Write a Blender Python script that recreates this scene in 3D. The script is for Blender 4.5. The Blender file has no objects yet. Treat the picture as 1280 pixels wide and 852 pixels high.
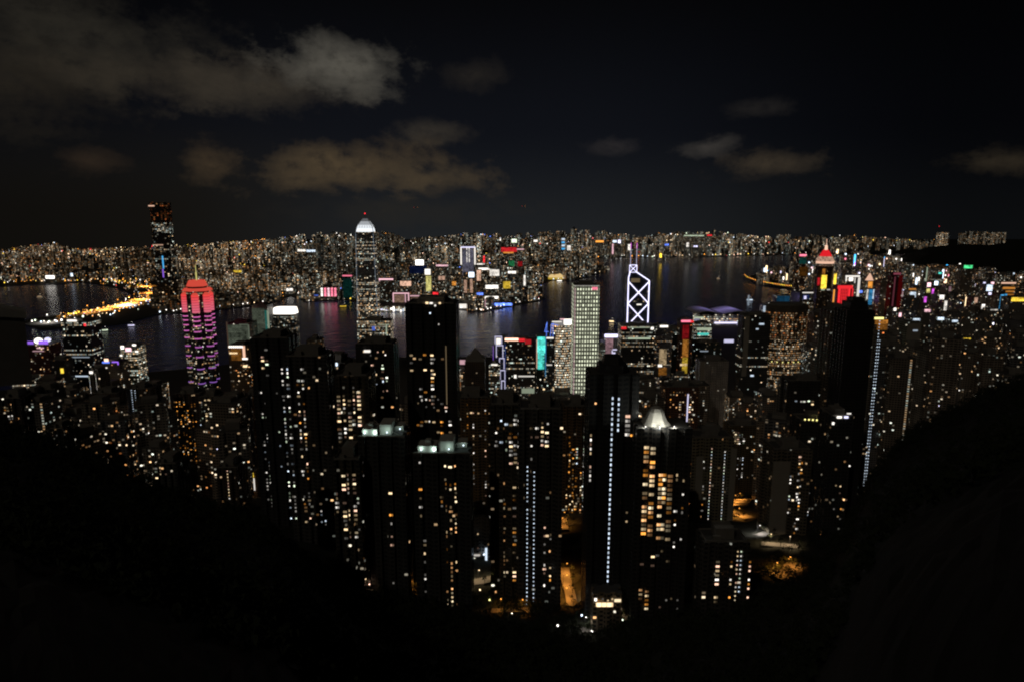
import bpy, math, random
from mathutils import Vector
import numpy as np
random.seed(11)
sc = bpy.context.scene
C = sc.collection
R = math.radians
# ------------------------------------------------------------------ camera
FPX, PITCH, CAMZ = 853.33, R(10.4), 422.0
CP, SP = math.cos(PITCH), math.sin(PITCH)
cam = bpy.data.objects.new('camera', bpy.data.cameras.new('camera'))
C.objects.link(cam); sc.camera = cam
cam.location = (0, 0, CAMZ); cam.rotation_euler = (R(90) - PITCH, 0, 0)
cam.data.sensor_width = 36; cam.data.lens = 24
cam.data.clip_start = 0.5; cam.data.clip_end = 60000

def ray(px, py):
    u = (px - 640) / FPX; v = (py - 426) / FPX
    return (u, CP - v * SP, -SP - v * CP)
def at(px, py, Y):
    d = ray(px, py); t = Y / d[1]
    return Vector((d[0] * t, Y, CAMZ + d[2] * t))
def gnd(px, py, z=0.0):
    d = ray(px, py); t = (z - CAMZ) / d[2]
    return Vector((d[0] * t, d[1] * t, z))
def pix(p):
    x, y, z = p[0], p[1], p[2] - CAMZ
    f = y * CP - z * SP; up = y * SP + z * CP
    return (640 + FPX * x / f, 426 - FPX * up / f)
def lin(*c):
    return tuple(((v / 255 + .055) / 1.055) ** 2.4 if v > 10 else v / 255 / 12.92 for v in c)
def interp(tab, x):
    if x <= tab[0][0]: return tab[0][1]
    for (a, va), (b, vb) in zip(tab, tab[1:]):
        if x <= b: return va + (vb - va) * (x - a) / (b - a)
    return tab[-1][1]

# ------------------------------------------------------------------ view, render
sc.view_settings.view_transform = 'Standard'; sc.view_settings.look = 'None'
sc.view_settings.exposure = 0; sc.view_settings.gamma = 1
sc.render.engine = 'CYCLES'
cy = sc.cycles
cy.max_bounces = 4; cy.diffuse_bounces = 0; cy.glossy_bounces = 2
cy.sample_clamp_indirect = 1.0; cy.sample_clamp_direct = 0
cy.use_denoising = True
cy.filter_width = 2.1

# ------------------------------------------------------------------ node helper
class NT:
    def __init__(s, tree): s.t = tree; s.n = tree.nodes; s.l = tree.links
    def new(s, typ, **kw):
        nd = s.n.new(typ)
        for k, v in kw.items(): setattr(nd, k, v)
        return nd
    def put(s, sock, v):
        if v is None: return
        if hasattr(v, 'is_output'): s.l.new(v, sock)
        else: sock.default_value = v
    def m(s, op, a, b=None, c=None, clamp=False):
        nd = s.new('ShaderNodeMath', operation=op, use_clamp=clamp)
        for i, v in enumerate((a, b, c)): s.put(nd.inputs[i], v)
        return nd.outputs[0]
    def vm(s, op, a, b=None, out=0):
        nd = s.new('ShaderNodeVectorMath', operation=op)
        s.put(nd.inputs[0], a); s.put(nd.inputs[1], b)
        return nd.outputs[out]
    def xyz(s, x=0.0, y=0.0, z=0.0):
        nd = s.new('ShaderNodeCombineXYZ')
        for i, v in enumerate((x, y, z)): s.put(nd.inputs[i], v)
        return nd.outputs[0]
    def sep(s, v):
        nd = s.new('ShaderNodeSeparateXYZ'); s.put(nd.inputs[0], v); return nd.outputs
    def mr(s, v, a, b, c=0.0, d=1.0, smooth=True):
        nd = s.new('ShaderNodeMapRange', interpolation_type='SMOOTHSTEP' if smooth else 'LINEAR')
        for i, x in enumerate((v, a, b, c, d)): s.put(nd.inputs[i], x)
        return nd.outputs[0]
    def mix(s, f, a, b, blend='MIX'):
        nd = s.new('ShaderNodeMix', data_type='RGBA', blend_type=blend)
        s.put(nd.inputs[0], f)
        for i, v in ((6, a), (7, b)):
            s.put(nd.inputs[i], v if hasattr(v, 'is_output') else (*v[:3], 1))
        return nd.outputs[2]
    def ramp(s, f, stops, const=False):
        nd = s.new('ShaderNodeValToRGB')
        if const: nd.color_ramp.interpolation = 'CONSTANT'
        el = nd.color_ramp.elements
        while len(el) < len(stops): el.new(0.5)
        for e, (p, c) in zip(el, stops): e.position = p; e.color = (*c, 1)
        s.put(nd.inputs[0], f); return nd.outputs[0]
    def noise(s, v, scale, detail=5, rough=.55):
        nd = s.new('ShaderNodeTexNoise'); s.put(nd.inputs['Vector'], v)
        nd.inputs['Scale'].default_value = scale; nd.inputs['Detail'].default_value = detail
        nd.inputs['Roughness'].default_value = rough
        return nd.outputs[0]
    def white(s, v, out='Value'):
        nd = s.new('ShaderNodeTexWhiteNoise', noise_dimensions='3D'); s.put(nd.inputs['Vector'], v)
        return nd.outputs[out]

# ------------------------------------------------------------------ night sky with clouds lit from the city
world = bpy.data.worlds.new('World'); sc.world = world; world.use_nodes = True
w = NT(world.node_tree); w.n.clear()
D = w.new('ShaderNodeTexCoord').outputs['Generated']
dx, dy, dz = w.sep(D)
AZ = w.m('DEGREES', w.m('ARCTAN2', dx, dy)); EL = w.m('DEGREES', w.m('ARCSINE', dz))
AZ = w.m('DEGREES', w.m('ARCTAN2', dx, dy))
AZ = w.m('MULTIPLY', w.m('ARCTAN2', dx, dy), 57.2958); EL = w.m('MULTIPLY', w.m('ARCSINE', dz), 57.2958)
base = w.mix(w.mr(EL, 20, 3), lin(4.5, 4.5, 5.2), lin(16, 18, 23.5))
base = w.mix(w.mr(EL, 7, -2), base, lin(30, 32, 34))
base = w.mix(w.m('MULTIPLY', w.mr(EL, 9, 0), w.mr(AZ, -8, -28)), base, lin(23, 21, 18))
side = w.m('MULTIPLY', w.mr(AZ, 4, 34, 1, .28), w.mr(AZ, -12, -40, 1, .55))
base = w.mix(1.0, base, w.xyz(side, side, side), 'MULTIPLY')
P = w.xyz(AZ, w.m('MULTIPLY', EL, 1.5), 0.0)
nz = w.noise(P, .16, 8, .6); nz2 = w.noise(P, .62, 8, .62)
wob = w.m('ADD', w.m('MULTIPLY', w.m('SUBTRACT', nz, .5), 2.6), w.m('MULTIPLY', w.m('SUBTRACT', nz2, .5), 1.7))
AE = w.xyz(AZ, EL, 0.0)
def ae(px, py):
    d = ray(px, py)
    return math.degrees(math.atan2(d[0], d[1])), math.degrees(math.atan2(d[2], math.hypot(d[0], d[1])))
CLOUDS = [(110, 45, 170, 75, (43, 40, 34), .75), (40, 110, 130, 60, (36, 32, 26), .8), (215, 100, 130, 34, (48, 43, 36), .9),
          (335, 108, 120, 40, (52, 47, 40), .9), (430, 84, 92, 42, (79, 76, 69), 1), (590, 94, 46, 20, (36, 33, 30), .8),
          (538, 166, 50, 17, (48, 44, 39), .9), (268, 208, 40, 27, (62, 51, 38), .9), (116, 202, 46, 20, (46, 37, 29), .8),
          (440, 211, 122, 36, (70, 59, 44), 1), (535, 224, 84, 24, (68, 58, 44), 1), (880, 184, 38, 15, (56, 53, 50), 1),
          (965, 204, 72, 20, (54, 47, 38), 1), (958, 134, 48, 13, (33, 31, 30), .8), (768, 184, 34, 11, (38, 36, 37), .9),
          (1245, 202, 78, 18, (46, 40, 31), .9), (500, 262, 140, 22, (40, 37, 32), .5)]
acc = base
for px, py, rx, ry, col, amp in CLOUDS:
    a0, e0 = ae(px, py); a1 = ae(px + rx, py)[0] - a0; e1 = ae(px, py - ry)[1] - e0
    d = w.vm('LENGTH', w.vm('MULTIPLY', w.vm('SUBTRACT', AE, (a0, e0, 0)), (1 / a1, 1 / e1, 0)), out=1)
    msk = w.mr(w.m('ADD', d, wob), 1.25, .1)
    tex = w.m('MULTIPLY', msk, w.mr(nz2, .25, .7, .4 * amp, 1.15 * amp))
    acc = w.mix(tex, acc, lin(*col))
sky = w.new('ShaderNodeTexSky', sky_type='NISHITA', sun_disc=False, sun_elevation=R(-4), sun_rotation=R(200))
acc2 = w.mix(1.0, acc, w.mix(1.0, sky.outputs[0], (.004, .004, .004), 'MULTIPLY'), 'ADD')
bg = w.new('ShaderNodeBackground'); w.put(bg.inputs[0], acc2); bg.inputs[1].default_value = 1.0
w.l.new(bg.outputs[0], w.new('ShaderNodeOutputWorld').inputs[0])
sun = bpy.data.objects.new('moon_light', bpy.data.lights.new('moon_light', 'SUN')); C.objects.link(sun)
sun.data.energy = 0.1; sun.data.angle = R(.5); sun.data.color = (1, .86, .68); sun.rotation_euler = (R(50), 0, R(-30))  # added fill standing in for city glow on walls facing the camera

# ------------------------------------------------------------------ materials
def pbr(name, col, rough=.8, metal=0.0, ncol=None, nscale=.2):
    m = bpy.data.materials.new(name); m.use_nodes = True
    t = NT(m.node_tree); b = t.n['Principled BSDF']
    b.inputs['Roughness'].default_value = rough; b.inputs['Metallic'].default_value = metal
    c2 = ncol or tuple(v * .6 for v in col)
    co = t.new('ShaderNodeTexCoord').outputs['Object']
    t.put(b.inputs['Base Color'], t.mix(t.noise(co, nscale, 4), col, c2))
    return m
def em(name, col, s, sample=False):
    key = 'glow_' + name
    if key in bpy.data.materials: return bpy.data.materials[key]
    m = bpy.data.materials.new(key); m.use_nodes = True
    t = NT(m.node_tree); t.n.clear()
    e = t.new('ShaderNodeEmission'); e.inputs[0].default_value = (*col, 1); e.inputs[1].default_value = s
    t.l.new(e.outputs[0], t.new('ShaderNodeOutputMaterial').inputs[0])
    m.cycles.emission_sampling = 'AUTO' if sample else 'NONE'
    return m
COL = dict(white=(1, .93, .84), cool=(.72, .85, 1), warm=(1, .72, .4), orange=(1, .38, .06), gold=(1, .66, .06), red=(1, .03, .04),
           pink=(1, .22, .33), magenta=(.85, .12, .9), purple=(.38, .16, 1), blue=(.13, .25, 1), sky=(.08, .5, 1), teal=(.12, .95, .8),
           green=(.1, 1, .35), peach=(1, .6, .42), lemon=(1, .9, .3), pale=(.85, 1, .72), rose=(.95, .55, .62), lilac=(.75, .72, 1), cream=(1, .8, .5), amber=(1, .5, .2))
def glow(c, s, sample=False):
    return em(f'{c}_{s:g}' + ('_lamp' if sample else ''), COL[c], s, sample)

def facade(name, src):
    m = bpy.data.materials.new(name); m.use_nodes = True
    t = NT(m.node_tree); b = t.n['Principled BSDF']
    def A(n):
        nd = t.new('ShaderNodeAttribute', attribute_type=src, attribute_name=n); return nd.outputs['Fac']
    uv = t.new('ShaderNodeUVMap').outputs[0]; U, V, _ = t.sep(uv)
    wd, fl, seed, lit, colf, rowf, bright, warm = (A(n) for n in ('wd', 'fl', 'seed', 'lit', 'colf', 'rowf', 'bright', 'warm'))
    u = t.m('DIVIDE', U, wd); v = t.m('DIVIDE', V, fl)
    cu, cv, fu, fv = t.m('FLOOR', u), t.m('FLOOR', v), t.m('FRACT', u), t.m('FRACT', v)
    wm = t.m('MULTIPLY', t.m('MULTIPLY', t.m('GREATER_THAN', fu, .16), t.m('LESS_THAN', fu, .84)),
             t.m('MULTIPLY', t.m('GREATER_THAN', fv, .3), t.m('LESS_THAN', fv, .8)))
    rnd = t.new('ShaderNodeTexWhiteNoise', noise_dimensions='3D'); t.put(rnd.inputs['Vector'], t.xyz(cu, cv, seed))
    r = rnd.outputs['Value']; cr, cg, cb = t.sep(rnd.outputs['Color'])
    colh = t.white(t.xyz(cu, 3.3, seed)); rowh = t.white(t.xyz(7.7, cv, seed))
    clus = t.white(t.xyz(t.m('FLOOR', t.m('DIVIDE', cu, 3)), t.m('FLOOR', t.m('DIVIDE', cv, 4)), t.m('ADD', seed, 5)))
    litm = t.m('LESS_THAN', r, t.m('MULTIPLY', lit, t.m('ADD', .35, t.m('MULTIPLY', clus, 1.3))))
    inten = t.m('ADD', .14, t.m('MULTIPLY', t.m('POWER', cg, 5), 2.6))
    colm = t.m('MULTIPLY', t.m('LESS_THAN', colh, colf), .5)
    rowm = t.m('MULTIPLY', t.m('MULTIPLY', t.m('LESS_THAN', rowh, rowf), t.m('LESS_THAN', cr, .8)), t.m('ADD', .25, t.m('MULTIPLY', cg, .6)))
    E = t.m('MULTIPLY', t.m('MULTIPLY', wm, bright), t.m('ADD', t.m('MULTIPLY', litm, inten), t.m('ADD', colm, rowm)))
    tint = t.m('ADD', t.m('MULTIPLY', cb, .62), t.m('MULTIPLY', t.m('SUBTRACT', 1.0, warm), .4))
    pal = t.ramp(tint, [(0, (1, .25, .06)), (.12, (1, .42, .12)), (.3, (1, .62, .3)), (.5, (1, .8, .55)), (.7, (.95, .95, .8)), (.85, (.75, .95, .85)), (1, (.7, .85, 1))])
    if src == 'OBJECT': wc = t.new('ShaderNodeObjectInfo').outputs['Color']
    else: wc = t.new('ShaderNodeAttribute', attribute_type=src, attribute_name='wallc').outputs['Color']
    grime = t.mr(t.noise(uv, .06, 4), .3, .7, .7, 1.1)
    wc = t.mix(1.0, wc, t.xyz(grime, grime, grime), 'MULTIPLY')
    t.put(b.inputs['Base Color'], t.mix(wm, wc, (.03, .033, .036)))
    t.put(b.inputs['Roughness'], t.m('SUBTRACT', .8, t.m('MULTIPLY', wm, .6)))
    t.put(b.inputs['Emission Color'], pal); t.put(b.inputs['Emission Strength'], E)
    m.cycles.emission_sampling = 'NONE'
    return m
M_FAC = facade('facade_with_windows', 'OBJECT'); M_FAR = facade('far_facades', 'GEOMETRY')
M_ROOF = pbr('roof_felt', (.12, .115, .11), .9); M_CONC = pbr('concrete', (.3, .28, .25), .85)
M_WALL = pbr('painted_wall', (.42, .39, .33), .85, 0, (.34, .31, .26), .08); M_PALE = pbr('pale_plaster', (.7, .68, .62), .8); M_DARK = pbr('dark_metal', (.05, .05, .055), .5)
M_ROAD = pbr('asphalt', (.13, .12, .11), .85); M_SOIL = pbr('hillside_soil', (.018, .02, .012), 1.0)
M_LEAF = pbr('dark_foliage', (.03, .04, .018), 1.0, 0, (.018, .026, .011), .5); M_CITY = pbr('city_ground', (.06, .055, .05), .9, 0, None, .02)
M_HULL = pbr('boat_paint', (.3, .3, .32), .5)

def dotgrid(name, du, dv, col, s, ru=.28, rv=.3, wall=(.05, .05, .045), rnd=.6):
    m = bpy.data.materials.new(name); m.use_nodes = True
    t = NT(m.node_tree); b = t.n['Principled BSDF']
    uv = t.new('ShaderNodeUVMap').outputs[0]; U, V, _ = t.sep(uv)
    u = t.m('DIVIDE', U, du); v = t.m('DIVIDE', V, dv)
    fu = t.m('ABSOLUTE', t.m('SUBTRACT', t.m('FRACT', u), .5)); fv = t.m('ABSOLUTE', t.m('SUBTRACT', t.m('FRACT', v), .5))
    mk = t.m('MULTIPLY', t.m('LESS_THAN', fu, ru), t.m('LESS_THAN', fv, rv))
    h = t.white(t.xyz(t.m('FLOOR', u), t.m('FLOOR', v), 1.5))
    st = t.m('MULTIPLY', mk, t.m('MULTIPLY', s, t.m('ADD', 1 - rnd, t.m('MULTIPLY', h, rnd * 1.6))))
    fine = t.m('MULTIPLY', t.m('MULTIPLY', t.white(t.xyz(t.m('FLOOR', t.m('MULTIPLY', u, 3)), t.m('FLOOR', t.m('MULTIPLY', v, 1.0)), 4)), .12), t.m('GREATER_THAN', fv, .3))
    t.put(b.inputs['Base Color'], (*wall, 1)); b.inputs['Roughness'].default_value = .4
    t.put(b.inputs['Emission Color'], (*col, 1)); t.put(b.inputs['Emission Strength'], t.m('ADD', st, fine))
    m.cycles.emission_sampling = 'NONE'
    return m

# ------------------------------------------------------------------ mesh builder
class MB:
    def __init__(s): s.v = []; s.f = []; s.uv = []; s.mi = []; s.tag = []; s.cur = 0
    def face(s, pts, uvs=None, mi=0):
        n = len(s.v); s.v += [tuple(p) for p in pts]; s.f.append(tuple(range(n, n + len(pts))))
        s.uv += uvs or [(0.0, 0.0)] * len(pts); s.mi.append(mi); s.tag.append(s.cur)
    def loft(s, lo, hi, mi=0, top=None, bottom=False):
        n = len(lo); u = 0.0
        for i in range(n):
            a, b, c, d = lo[i], lo[(i + 1) % n], hi[(i + 1) % n], hi[i]
            L = math.dist(a[:2], b[:2])
            s.face((a, b, c, d), [(u, a[2]), (u + L, b[2]), (u + L, c[2]), (u, d[2])], mi); u += L
        if top is not None: s.face(hi, None, top)
        if bottom: s.face(lo[::-1], None, top if top is not None else mi)
    def prism(s, poly, z0, z1, mi=0, top=None, k=1.0, c=(0, 0)):
        s.loft([(x, y, z0) for x, y in poly], [(c[0] + (x - c[0]) * k, c[1] + (y - c[1]) * k, z1) for x, y in poly], mi, top)
    def box(s, x0, x1, y0, y1, z0, z1, mi=0, top=None, bottom=True):
        lo = [(x0, y0, z0), (x1, y0, z0), (x1, y1, z0), (x0, y1, z0)]
        s.loft(lo, [(x, y, z1) for x, y, _ in lo], mi, mi if top is None else top, bottom)
    def bar(s, p, q, r, mi=0, n=4):
        p, q = Vector(p), Vector(q); d = (q - p).normalized()
        a = d.cross(Vector((0, 0, 1)) if abs(d.z) < .9 else Vector((1, 0, 0))).normalized(); b = d.cross(a)
        off = [(a * math.cos(2 * math.pi * i / n + .785) + b * math.sin(2 * math.pi * i / n + .785)) * r for i in range(n)]
        lo = [p + o for o in off]; hi = [q + o for o in off]
        for i in range(n): s.face((lo[i], lo[(i + 1) % n], hi[(i + 1) % n], hi[i]), None, mi)
        s.face(lo[::-1], None, mi); s.face(hi, None, mi)
    def ball(s, c, r, mi=0, n=6, k=4, sz=1.0):
        rings = []
        for j in range(k + 1):
            a = math.pi * j / k
            rings.append([(c[0] + r * math.sin(a) * math.cos(2 * math.pi * i / n), c[1] + r * math.sin(a) * math.sin(2 * math.pi * i / n), c[2] - r * sz * math.cos(a)) for i in range(n)])
        for j in range(k):
            for i in range(n):
                q = (rings[j][i], rings[j][(i + 1) % n], rings[j + 1][(i + 1) % n], rings[j + 1][i])
                if j == 0: q = (q[0], q[2], q[3])
                elif j == k - 1: q = (q[0], q[1], q[2])
                s.face(q, None, mi)
    def mesh(s, name, mats):
        me = bpy.data.meshes.new(name); me.from_pydata(s.v, [], s.f)
        for m in (mats if isinstance(mats, (list, tuple)) else [mats]): me.materials.append(m)
        me.polygons.foreach_set('material_index', s.mi)
        lay = me.uv_layers.new(name='UVMap'); lay.data.foreach_set('uv', [x for p in s.uv for x in p])
        me.update(); return me
    def build(s, name, mats, parent=None, loc=None):
        o = bpy.data.objects.new(name, s.mesh(name, mats)); C.objects.link(o)
        if parent: o.parent = parent
        if loc: o.location = loc
        return o
def tag(o, label=None, cat=None, group=None, kind=None):
    for k, v in (('label', label), ('category', cat), ('group', group), ('kind', kind)):
        if v: o[k] = v
    return o
def empty(name, loc, rz, label, cat, group=None):
    o = bpy.data.objects.new(name, None); C.objects.link(o); o.location = loc; o.rotation_euler = (0, 0, rz)
    o.empty_display_size = .1
    return tag(o, label, cat, group)
SEED = [0]
def fac(o, lit=.1, colf=0., rowf=0., bright=1., warm=.6, wd=3.2, fl=3.1, col=(.3, .28, .25)):
    SEED[0] += 1
    for k, v in (('lit', lit), ('colf', colf), ('rowf', rowf), ('bright', bright), ('warm', warm), ('wd', wd), ('fl', fl), ('seed', SEED[0] * 1.37)): o[k] = float(v)
    o.color = (*col, 1)
    return o

# ------------------------------------------------------------------ terrain of the hillside
EDGE = [(-120, 505), (0, 533), (60, 553), (130, 580), (200, 612), (260, 634), (330, 652), (380, 700), (430, 735), (480, 760), (540, 776), (600, 796), (660, 803),
        (740, 814), (790, 800), (850, 778), (900, 775), (950, 756), (1000, 742), (1040, 705), (1070, 652), (1090, 592), (1130, 546), (1180, 516), (1230, 492), (1280, 472), (1400, 440)]
RIDGE = [(0, 430), (300, 400), (640, 380), (950, 400), (1060, 480), (1150, 580), (1280, 640)]
BASE = [(0, 168), (380, 165), (450, 150), (550, 142), (650, 125), (750, 95), (900, 40), (1050, 12), (1150, 4), (1300, 1.5)]
def terr(x, y):
    y = max(y, 1.0); q = x / y; px = 640 + FPX * q
    for _ in range(3):
        v = (interp(EDGE, px) - 426) / FPX; px = 640 + FPX * q * (CP - v * SP)
    d = ray(px, interp(EDGE, px)); s = d[2] / d[1]; Rr = interp(RIDGE, px); zr = CAMZ + s * Rr
    if y <= Rr:
        k = y / Rr
        return CAMZ * (1 - k) + zr * k - 9 * (1 - k) - 22 * math.sin(math.pi * k)
    return interp(BASE, y) + (zr - interp(BASE, Rr)) * math.exp(-(y - Rr) / 110)
def hit(px, py):
    d = ray(px, py); Y = 60.0
    while Y < 4000:
        t = Y / d[1]; z = CAMZ + d[2] * t; g = max(terr(d[0] * t, Y), 3.5)
        if z <= g and Y > interp(RIDGE, px) * 1.02: return Vector((d[0] * t, Y, g))
        Y += 3
    return gnd(px, py, 3.5)
b = MB(); NQ, NY = 180, 90
ys = [3 + 1300 * (j / NY) ** 1.5 for j in range(NY + 1)]
grid = [[None] * (NQ + 1) for _ in ys]
for j, y in enumerate(ys):
    for i in range(NQ + 1):
        x = math.tan(R(-82 + 164 * i / NQ)) * y
        grid[j][i] = (x, y, terr(x, y) + (random.uniform(-1, 1) * min(1.5, y * .01)))
for j in range(NY):
    for i in range(NQ): b.face((grid[j][i], grid[j][i + 1], grid[j + 1][i + 1], grid[j + 1][i]))
b.face([(-4000, -600, 411), (4000, -600, 411), (4000, 3.2, 411), (-4000, 3.2, 411)])
tag(b.build('hill_terrain', M_SOIL), kind='structure')
# woodland over the slope, one mass of leaves
b = MB(); rg = random.Random(5)
for _ in range(6200):
    px = rg.uniform(-60, 1340); y = interp(RIDGE, px) * (rg.uniform(.8, 1.16) if _ < 3000 else rg.uniform(.22, 1.05))
    x = (px - 640) / FPX * y * .97; z = terr(x, y); h = (rg.uniform(3, 8) if 300 < px < 1000 else rg.uniform(4, 10)) if _ < 3000 else rg.uniform(3, 7)
    r = h * .5
    for _k in range(26):
        a, e, q = rg.uniform(0, 6.28), rg.uniform(-.6, 1.5), rg.uniform(.35, 1)
        c = Vector((x + r * q * math.cos(a) * math.cos(e), y + r * q * math.sin(a) * math.cos(e), z + h * .55 + r * q * math.sin(e)))
        s1 = Vector((rg.uniform(-1, 1), rg.uniform(-1, 1), rg.uniform(-.6, .6))) * .9; s2 = Vector((rg.uniform(-.6, .6), rg.uniform(-.6, .6), rg.uniform(.3, 1))) * .9
        b.face((c - s1, c - s2 * .6, c + s1, c + s2))
tag(b.build('woodland', M_LEAF), 'dark mass of trees covering the hillside below the lookout', 'woodland', kind='stuff')

# ------------------------------------------------------------------ water and flat land
m = bpy.data.materials.new('harbour_water'); m.use_nodes = True
t = NT(m.node_tree); p = t.n['Principled BSDF']
p.inputs['Base Color'].default_value = (.035, .055, .28, 1); p.inputs['Roughness'].default_value = .17; p.inputs['IOR'].default_value = 1.33; p.inputs['Specular Tint'].default_value = (.55, .66, 1, 1)  # blue city light on the water put into base colour and tint
co = t.new('ShaderNodeTexCoord').outputs['Object']
hgt = t.m('ADD', t.noise(co, .11, 3, .6), t.m('MULTIPLY', t.noise(co, .022, 2, .5), 2.2))
bp = t.new('ShaderNodeBump'); bp.inputs['Strength'].default_value = .75; bp.inputs['Distance'].default_value = 1.25
t.put(bp.inputs['Height'], hgt); t.put(p.inputs['Normal'], bp.outputs[0])
M_WATER = m
b = MB(); b.face([(-24000, 900, 0), (24000, 900, 0), (24000, 8100, 0), (-24000, 8100, 0)]); tag(b.build('sea', M_WATER), kind='structure')
KSHORE = [(-150, 362), (0, 358), (40, 356), (70, 356), (100, 353), (122, 356), (145, 360), (162, 366), (172, 373), (160, 380), (130, 387), (80, 394), (34, 400), (28, 405), (50, 412), (100, 410),
          (150, 406), (195, 394), (250, 390), (300, 385), (330, 381), (348, 376), (362, 371), (374, 373), (380, 378), (432, 375), (446, 378), (470, 379), (520, 380), (520, 384), (575, 387), (602, 391),
          (640, 383), (674, 377), (681, 372), (662, 364), (668, 358), (690, 351), (722, 350), (757, 340), (763, 336), (744, 331), (737, 327), (752, 323), (780, 322), (830, 322), (900, 321), (930, 320), (1000, 319), (1070, 317), (1180, 314), (1400, 309)]
ISHORE = [(-400, 512), (19, 488), (150, 470), (300, 455), (436, 448), (560, 447), (640, 447), (740, 449), (800, 445), (850, 432), (866, 409), (886, 400), (908, 402), (928, 410), (945, 418), (958, 410),
          (985, 396), (1004, 388), (1030, 378), (1018, 369), (985, 362), (950, 356), (933, 347), (960, 338), (1030, 331), (1130, 326), (1200, 323), (1500, 318)]
def land(name, shore, extra):
    pts = [gnd(x, y, 0) for x, y in shore] + [Vector((*e, 0)) for e in extra]
    b = MB()
    from mathutils.geometry import tessellate_polygon
    for tri in tessellate_polygon([pts]):
        q = [(pts[i].x, pts[i].y, 3.0) for i in tri]
        if (q[1][0] - q[0][0]) * (q[2][1] - q[0][1]) - (q[1][1] - q[0][1]) * (q[2][0] - q[0][0]) < 0: q.reverse()
        b.face(q)
    for a, c in zip(pts, pts[1:]): b.face([(a.x, a.y, -2), (c.x, c.y, -2), (c.x, c.y, 3), (a.x, a.y, 3)])
    tag(b.build(name, M_CITY), kind='structure'); return [(p.x, p.y) for p in pts]
KL = land('peninsula_ground', KSHORE, [(9000, 9000), (9000, 9950), (-1800, 9950), (-3600, 8200), (-12000, 8200), (-12000, 5000)])
IL = land('island_ground', ISHORE, [(9000, 3000), (3000, 1210), (-3000, 1210)])
def inside(p, poly):
    x, y = p; r = False; n = len(poly)
    for i in range(n):
        x1, y1 = poly[i]; x2, y2 = poly[i - 1]
        if (y1 > y) != (y2 > y) and x < (x2 - x1) * (y - y1) / (y2 - y1) + x1: r = not r
    return r
def kz(x, y):
    y0 = interp([(690, 5700), (775, 7300), (1200, 7400)], 640 + FPX * x / max(y, 1))
    k = min(1, max(0, (y - y0) / (9300 - y0))); k = k * k * (3 - 2 * k)
    return 3 + k * interp([(60, 8), (360, 80)], 640 + FPX * x / max(y, 1))
# rising ground behind the far city, and the dark ridge beyond the island's east end
b = MB(); n = 90
rows = [[((-1.0 + 2.0 * i / n) * y, y, kz((-1.0 + 2.0 * i / n) * y, y) - 1.2) for i in range(n + 1)] for y in range(5700, 10001, 215)]
for j in range(len(rows) - 1):
    for i in range(n):
        if max(rows[j][i][2], rows[j][i + 1][2]) > 3.2 and (rows[j][i][0] / rows[j][i][1] > -.36 or rows[j][i][1] < 8000): b.face((rows[j][i], rows[j][i + 1], rows[j + 1][i + 1], rows[j + 1][i]))
tag(b.build('hills', M_SOIL), kind='structure')
b = MB(); prof = [(1060, 342), (1100, 336), (1130, 322), (1160, 309), (1200, 305), (1240, 306), (1300, 296), (1420, 285)]
for k, (Y0, dz) in enumerate(((4600, None), (5200, 0), (6000, 0))):
    pass
rr = []
for Y0, sc_ in ((4300, .0), (4700, .45), (5200, .8), (5700, 1.0), (6300, .8), (7000, .0)):
    row = []
    for px, py in prof:
        q = at(px, py, 5700); row.append((q.x * Y0 / 5700, Y0, 2.5 + (q.z - 2.5) * sc_ + (0 if sc_ in (0, 1) else random.uniform(-9, 9))))
    rr.append(row)
for j in range(len(rr) - 1):
    for i in range(len(prof) - 1): b.face((rr[j][i], rr[j][i + 1], rr[j + 1][i + 1], rr[j + 1][i]))
tag(b.build('ridge_terrain', M_SOIL), kind='structure')

# ------------------------------------------------------------------ building kit
SPOTS = []          # (X, Y, half width) of what stands on the island
LAND = []           # (px, py, Y, noun) landmarks the labels refer to
class Site:
    """maps points of the photograph onto the front plane of a building at its real distance"""
    def __init__(s, xl, xr, yt, Y, depth=None, base=None):
        s.Y = Y; a = at(xl, yt, Y); c = at(xr, yt, Y)
        s.X = (a.x + c.x) / 2; s.W = c.x - a.x; s.D = depth or min(s.W, 40)
        s.cy = Y + s.D / 2
        s.base = (terr(s.X, s.cy) - 4 if s.cy < 1290 else 3.0) if base is None else base
        s.H = a.z - s.base; s.xl, s.xr, s.yt = xl, xr, yt
        SPOTS.append((s.X, s.cy, max(s.W, s.D) / 2))
    def x(s, px, py): return at(px, py, s.Y).x - s.X
    def z(s, py, px=None): return at(px if px is not None else (s.xl + s.xr) / 2, py, s.Y).z - s.base
    @property
    def loc(s): return (s.X, s.cy, s.base)
def rect(W, D, ch=0):
    a, c = W / 2, D / 2
    if not ch: return [(-a, -c), (a, -c), (a, c), (-a, c)]
    return [(-a + ch, -c), (a - ch, -c), (a, -c + ch), (a, c - ch), (a - ch, c), (-a + ch, c), (-a, c - ch), (-a, -c + ch)]
def circ(rx, ry, n=28): return [(rx * math.cos(2 * math.pi * i / n - math.pi / 2), ry * math.sin(2 * math.pi * i / n - math.pi / 2)) for i in range(n)]
def bayplan(W, D, n, dp=1.8):
    """outline with projecting and recessed bays on every side"""
    pts = []; a, c = W / 2, D / 2
    def side(p, q, nx, ny, L, k):
        for i in range(k):
            f0, f1 = i / k, (i + 1) / k; o = dp if i % 2 else 0
            for f in (f0, f1): pts.append((p[0] + (q[0] - p[0]) * f + nx * o, p[1] + (q[1] - p[1]) * f + ny * o))
    k2 = max(3, int(n * D / W) | 1)
    side((-a, -c), (a, -c), 0, 1, W, n); side((a, -c), (a, c), -1, 0, D, k2); side((a, c), (-a, c), 0, -1, W, n); side((-a, c), (-a, -c), 1, 0, D, k2)
    return pts
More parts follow.
